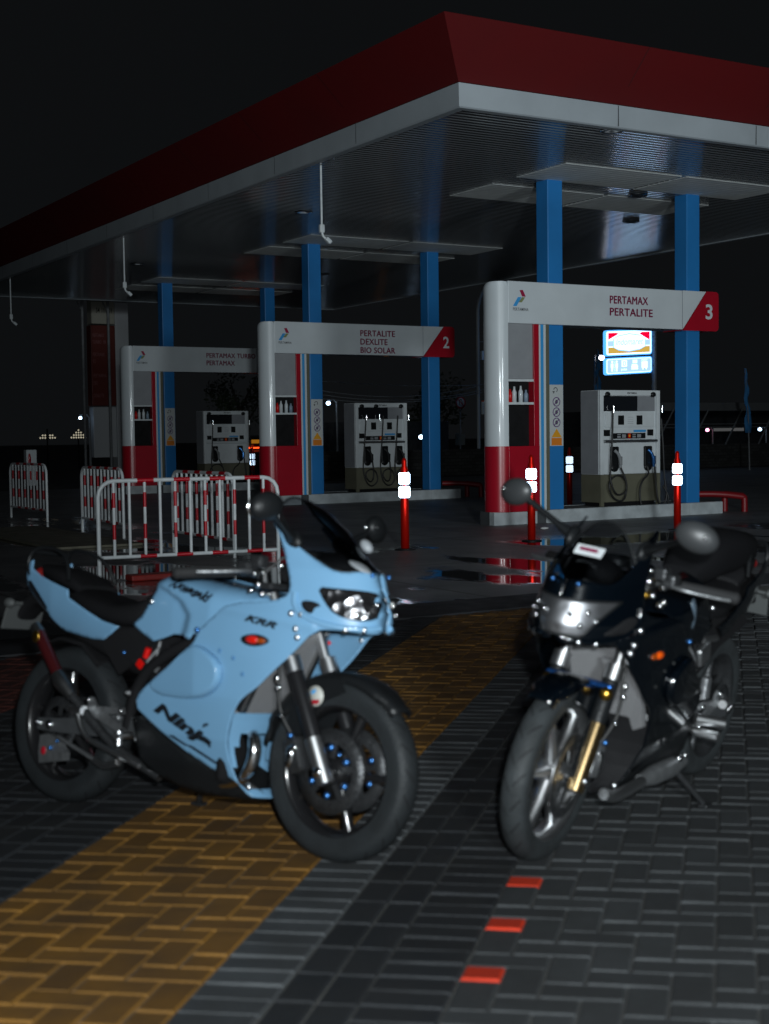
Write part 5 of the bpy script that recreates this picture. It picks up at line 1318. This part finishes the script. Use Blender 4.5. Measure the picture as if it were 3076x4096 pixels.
    # rear caliper
    g = MB().use(ALLOY); pts = [(-.085, .255), (-.04, .265), (.01, .255), (.03, .225), (.055, .205), (.055, .175), (.0, .165), (-.075, .150), (-.085, .19)]
    m_ = len(pts); g.add([(x, -.09, z) for x, z in pts] + [(x, -.125, z) for x, z in pts], [list(range(m_)), list(range(2 * m_ - 1, m_ - 1, -1))] + [(k, (k + 1) % m_, m_ + (k + 1) % m_, m_ + k) for k in range(m_)])
    g.use(REDP); g.ball((-.055, -.127, .20), (.014, .004, .016), 10); g.use(BLUAN); g.ball((-.015, -.128, .215), .009, 8); g.ball((.02, -.128, .245), .008, 8); g.build('rear_caliper', r)
    g = MB().use(ALLOY); g.tube([(.04, -.14, .262), (.26, -.15, .205)], .008, 8); g.use(SATIN); g.bend([(.26, -.15, .205), (.315, -.155, .19), (.345, -.16, .197), (.405, -.17, .216)], .013, 10); g.build('brake_pedal', r)
    g = MB().use(SATIN); g.bend([(.165, -.17, .365), (.20, -.175, .31), (.25, -.175, .275), (.37, -.17, .250), (.50, -.16, .215)], .010, 10); g.build('kick_lever', r)
    # ---- exhaust
    g = MB().use(CHROME)
    g.bend([(.80, -.04, .40), (.90, -.06, .40), (.962, -.075, .35), (.955, -.075, .27), (.90, -.07, .215), (.80, -.06, .19)], .026, 14, 2)
    if o.get('lowpipe'):
        g.use(SATIN); g.bend([(1.10, .12, .21), (1.04, .13, .190), (.95, .14, .195), (.84, .145, .205)], .020, 12)
        g.use(ALLOY); g.tube([(.84, .14, .205), (.75, .145, .205), (.60, .145, .20), (.46, .14, .20)], [.022, .034, .036, .024], 14); g.use(CHROME); g.ball((.56, .165, .235), .014, 10); g.ball((.50, .165, .235), .010, 10)
    g.build('exhaust_pipe', r)
    g = MB().use(BLACKM); g.box((.86, -.07, .29), (.05, .13, .17), bev=.02); g.build('manifold_cover', r)
    mu = empty_child(r, 'muffler'); ys = -.175
    g = MB().use(mat('burgundy_carbon', (.045, .005, .006), .3, coat=.7)); g.tube([(-.085, ys, .640), (.040, ys, .500)], .023, 16); g.build('can', mu)
    g = MB().use(STEEL); g.tube([(.040, ys, .500), (.065, ys, .475), (.095, ys, .455), (.135, ys, .425)], [.025, .033, .030, .020], 16)
    g.use(STEEL); g.tube([(-.115, ys, .672), (-.085, ys, .640)], [.018, .026], 16); g.use(GOLD); g.ball((-.075, ys - .024, .630), (.020, .006, .024), 14); cp = g.build('end_cap', mu)
    g = MB().use(DALLOY); g.bend([(.135, ys, .425), (.20, -.16, .37), (.35, -.13, .25), (.55, -.10, .18)], .018, 10); g.build('link_pipe', mu)
    if o.get('badge'):
        g = MB().use(mat('matte_bag_cloth', (.006, .006, .007), .8, spec=.1)); g.loft([(-.20, .93, .07, .03, 3), (-.14, .945, .10, .065, 3), (.05, .945, .115, .085, 3), (.20, .94, .11, .085, 3), (.33, .91, .10, .07, 3), (.42, .88, .07, .03, 3)], 24); g.build('seat_hump', r)
        g = MB().use(SATIN); g.box((.40, .135, .600), (.095, .03, .075), R=Matrix.Rotation(.3, 3, 'Y'), bev=.012); g.tube([(.44, .14, .66), (.33, .15, .655)], .012, 8); g.box((.47, .14, .50), (.035, .02, .12), R=Matrix.Rotation(.35, 3, 'Y'), bev=.008)
        g.build('rear_set_plate', r)
        g = MB().use(SATIN); g.tube([(.47, .17, .372), (.40, .255, .362)], .021, 12); g.build('rider_peg', r)
        g = MB().use(ALLOY); g.box((.42, .14, .43), (.06, .03, .07), bev=.01); g.box((.30, .13, .45), (.05, .03, .09), bev=.01); g.build('gear_linkage', r)
        g = MB().use(BLACKM)
        pts = [(-.10, .66), (.20, .60), (.44, .50), (.47, .66), (.30, .72), (-.02, .70)]
        g.add([(x, .118, z) for x, z in pts] + [(x, .126, z) for x, z in pts], [list(range(6)), list(range(11, 5, -1))] + [(k, (k + 1) % 6, 6 + (k + 1) % 6, 6 + k) for k in range(6)]); g.build('side_cover', r)
        g = MB().use(mat('blue_grey_highlight', (.10, .14, .18), .3, coat=.5)); g.ball((.70, .180, .80), (.025, .010, .060), 14, R=Matrix.Rotation(.3, 3, 'Y')); g.build('tank_highlight', r)  # blue-grey oval stands in for a highlight on the black tank
    # ---- side stand
    g = MB().use(DALLOY); ft = (Matrix.Rotation(lean, 3, 'X'))
    # stand foot reaches the ground on the left
    yf_ = .235; zf_ = -yf_ * math.tan(-lean) * 1.0
    g.bend([(.56, .10, .22), (.53, .14, .19), (.42, .235, .235 * math.tan(lean) * -1 + .012 if False else -.235 * math.tan(lean) + .010)], .011, 8) if False else None
    zg = lambda y: y * math.tan(lean)      # ground height in the leaned frame on the left side
    g.tube([(.56, .11, .22), (.535, .135, .19), (.43, .24, zg(.24) + .012)], [.015, .013, .011], 10); g.box((.425, .245, zg(.245) + .008), (.06, .035, .010), R=Matrix.Rotation(lean, 3, 'X'), bev=.003)
    g.use(STEEL); g.tube([(.575, .12, .25), (.545, .14, .16)], .008, 8); g.build('side_stand', r)
    return r

def empty_child(parent, name):
    e = bpy.data.objects.new(name, None); C.objects.link(e); e.parent = parent; e.empty_display_size = .05
    return e

sport_bike((2.155, 3.889, 0), (1.648, 5.113, 0), radians(9), dict(label='sky blue sport motorcycle with black side lettering, black wheels and smoked windscreen', paint=PAINTB, rim=mat('black_rim', (.012, .012, .013), .25, coat=.6), spoke=mat('black_rim', (.012, .012, .013), .25), nsp=5,
    tyre=RUBBER, disc=DALLOY, mw=.064, bluebolts=True, ph=radians(-75), indc=REDREF, head=HLDARK, belly=True, decals=True, stan=SATIN, lt=.40, leg=mat('black_fork_leg', (.02, .02, .022), .3, metal=.4), legbot=SATIN, clamp=DALLOY,
    fend=BLACKP, mr=(1.165, -.345, 1.130), ml=(1.06, .355, 1.120), mirm=BLACKP))
sport_bike((2.700, 3.592, 0), (3.893, 4.151, 0), radians(9.5), dict(label='black sport motorcycle with chrome front wheel and pale trapezoid headlight', paint=PAINTK, rim=SATIN, spoke=SATIN, nsp=6, rrim=DALLOY, tw=.088, rr0=.765,
    tyre=RUBBERD, disc=STEEL, mw=.070, bluebolts=False, ph=radians(70), indc=AMBER, head=HLGREY, belly=True, decals=False, stan=SATIN, lt=.47, steer=radians(2.5), leg=BLACKP, legbot=mat('pale_gold_leg', (.80, .56, .28), .19, metal=1), clamp=BLUBR, brace=True, goldcal=True, cooler=True, inner=BLACKM,
    badge=True, lowpipe=True, mb=True, fa=58, fend=PAINTK, mr=(1.10, -.345, 1.150), ml=(1.30, .36, 1.150), mirm=mat('grey_mirror_shell', (.032, .034, .036), .42)))
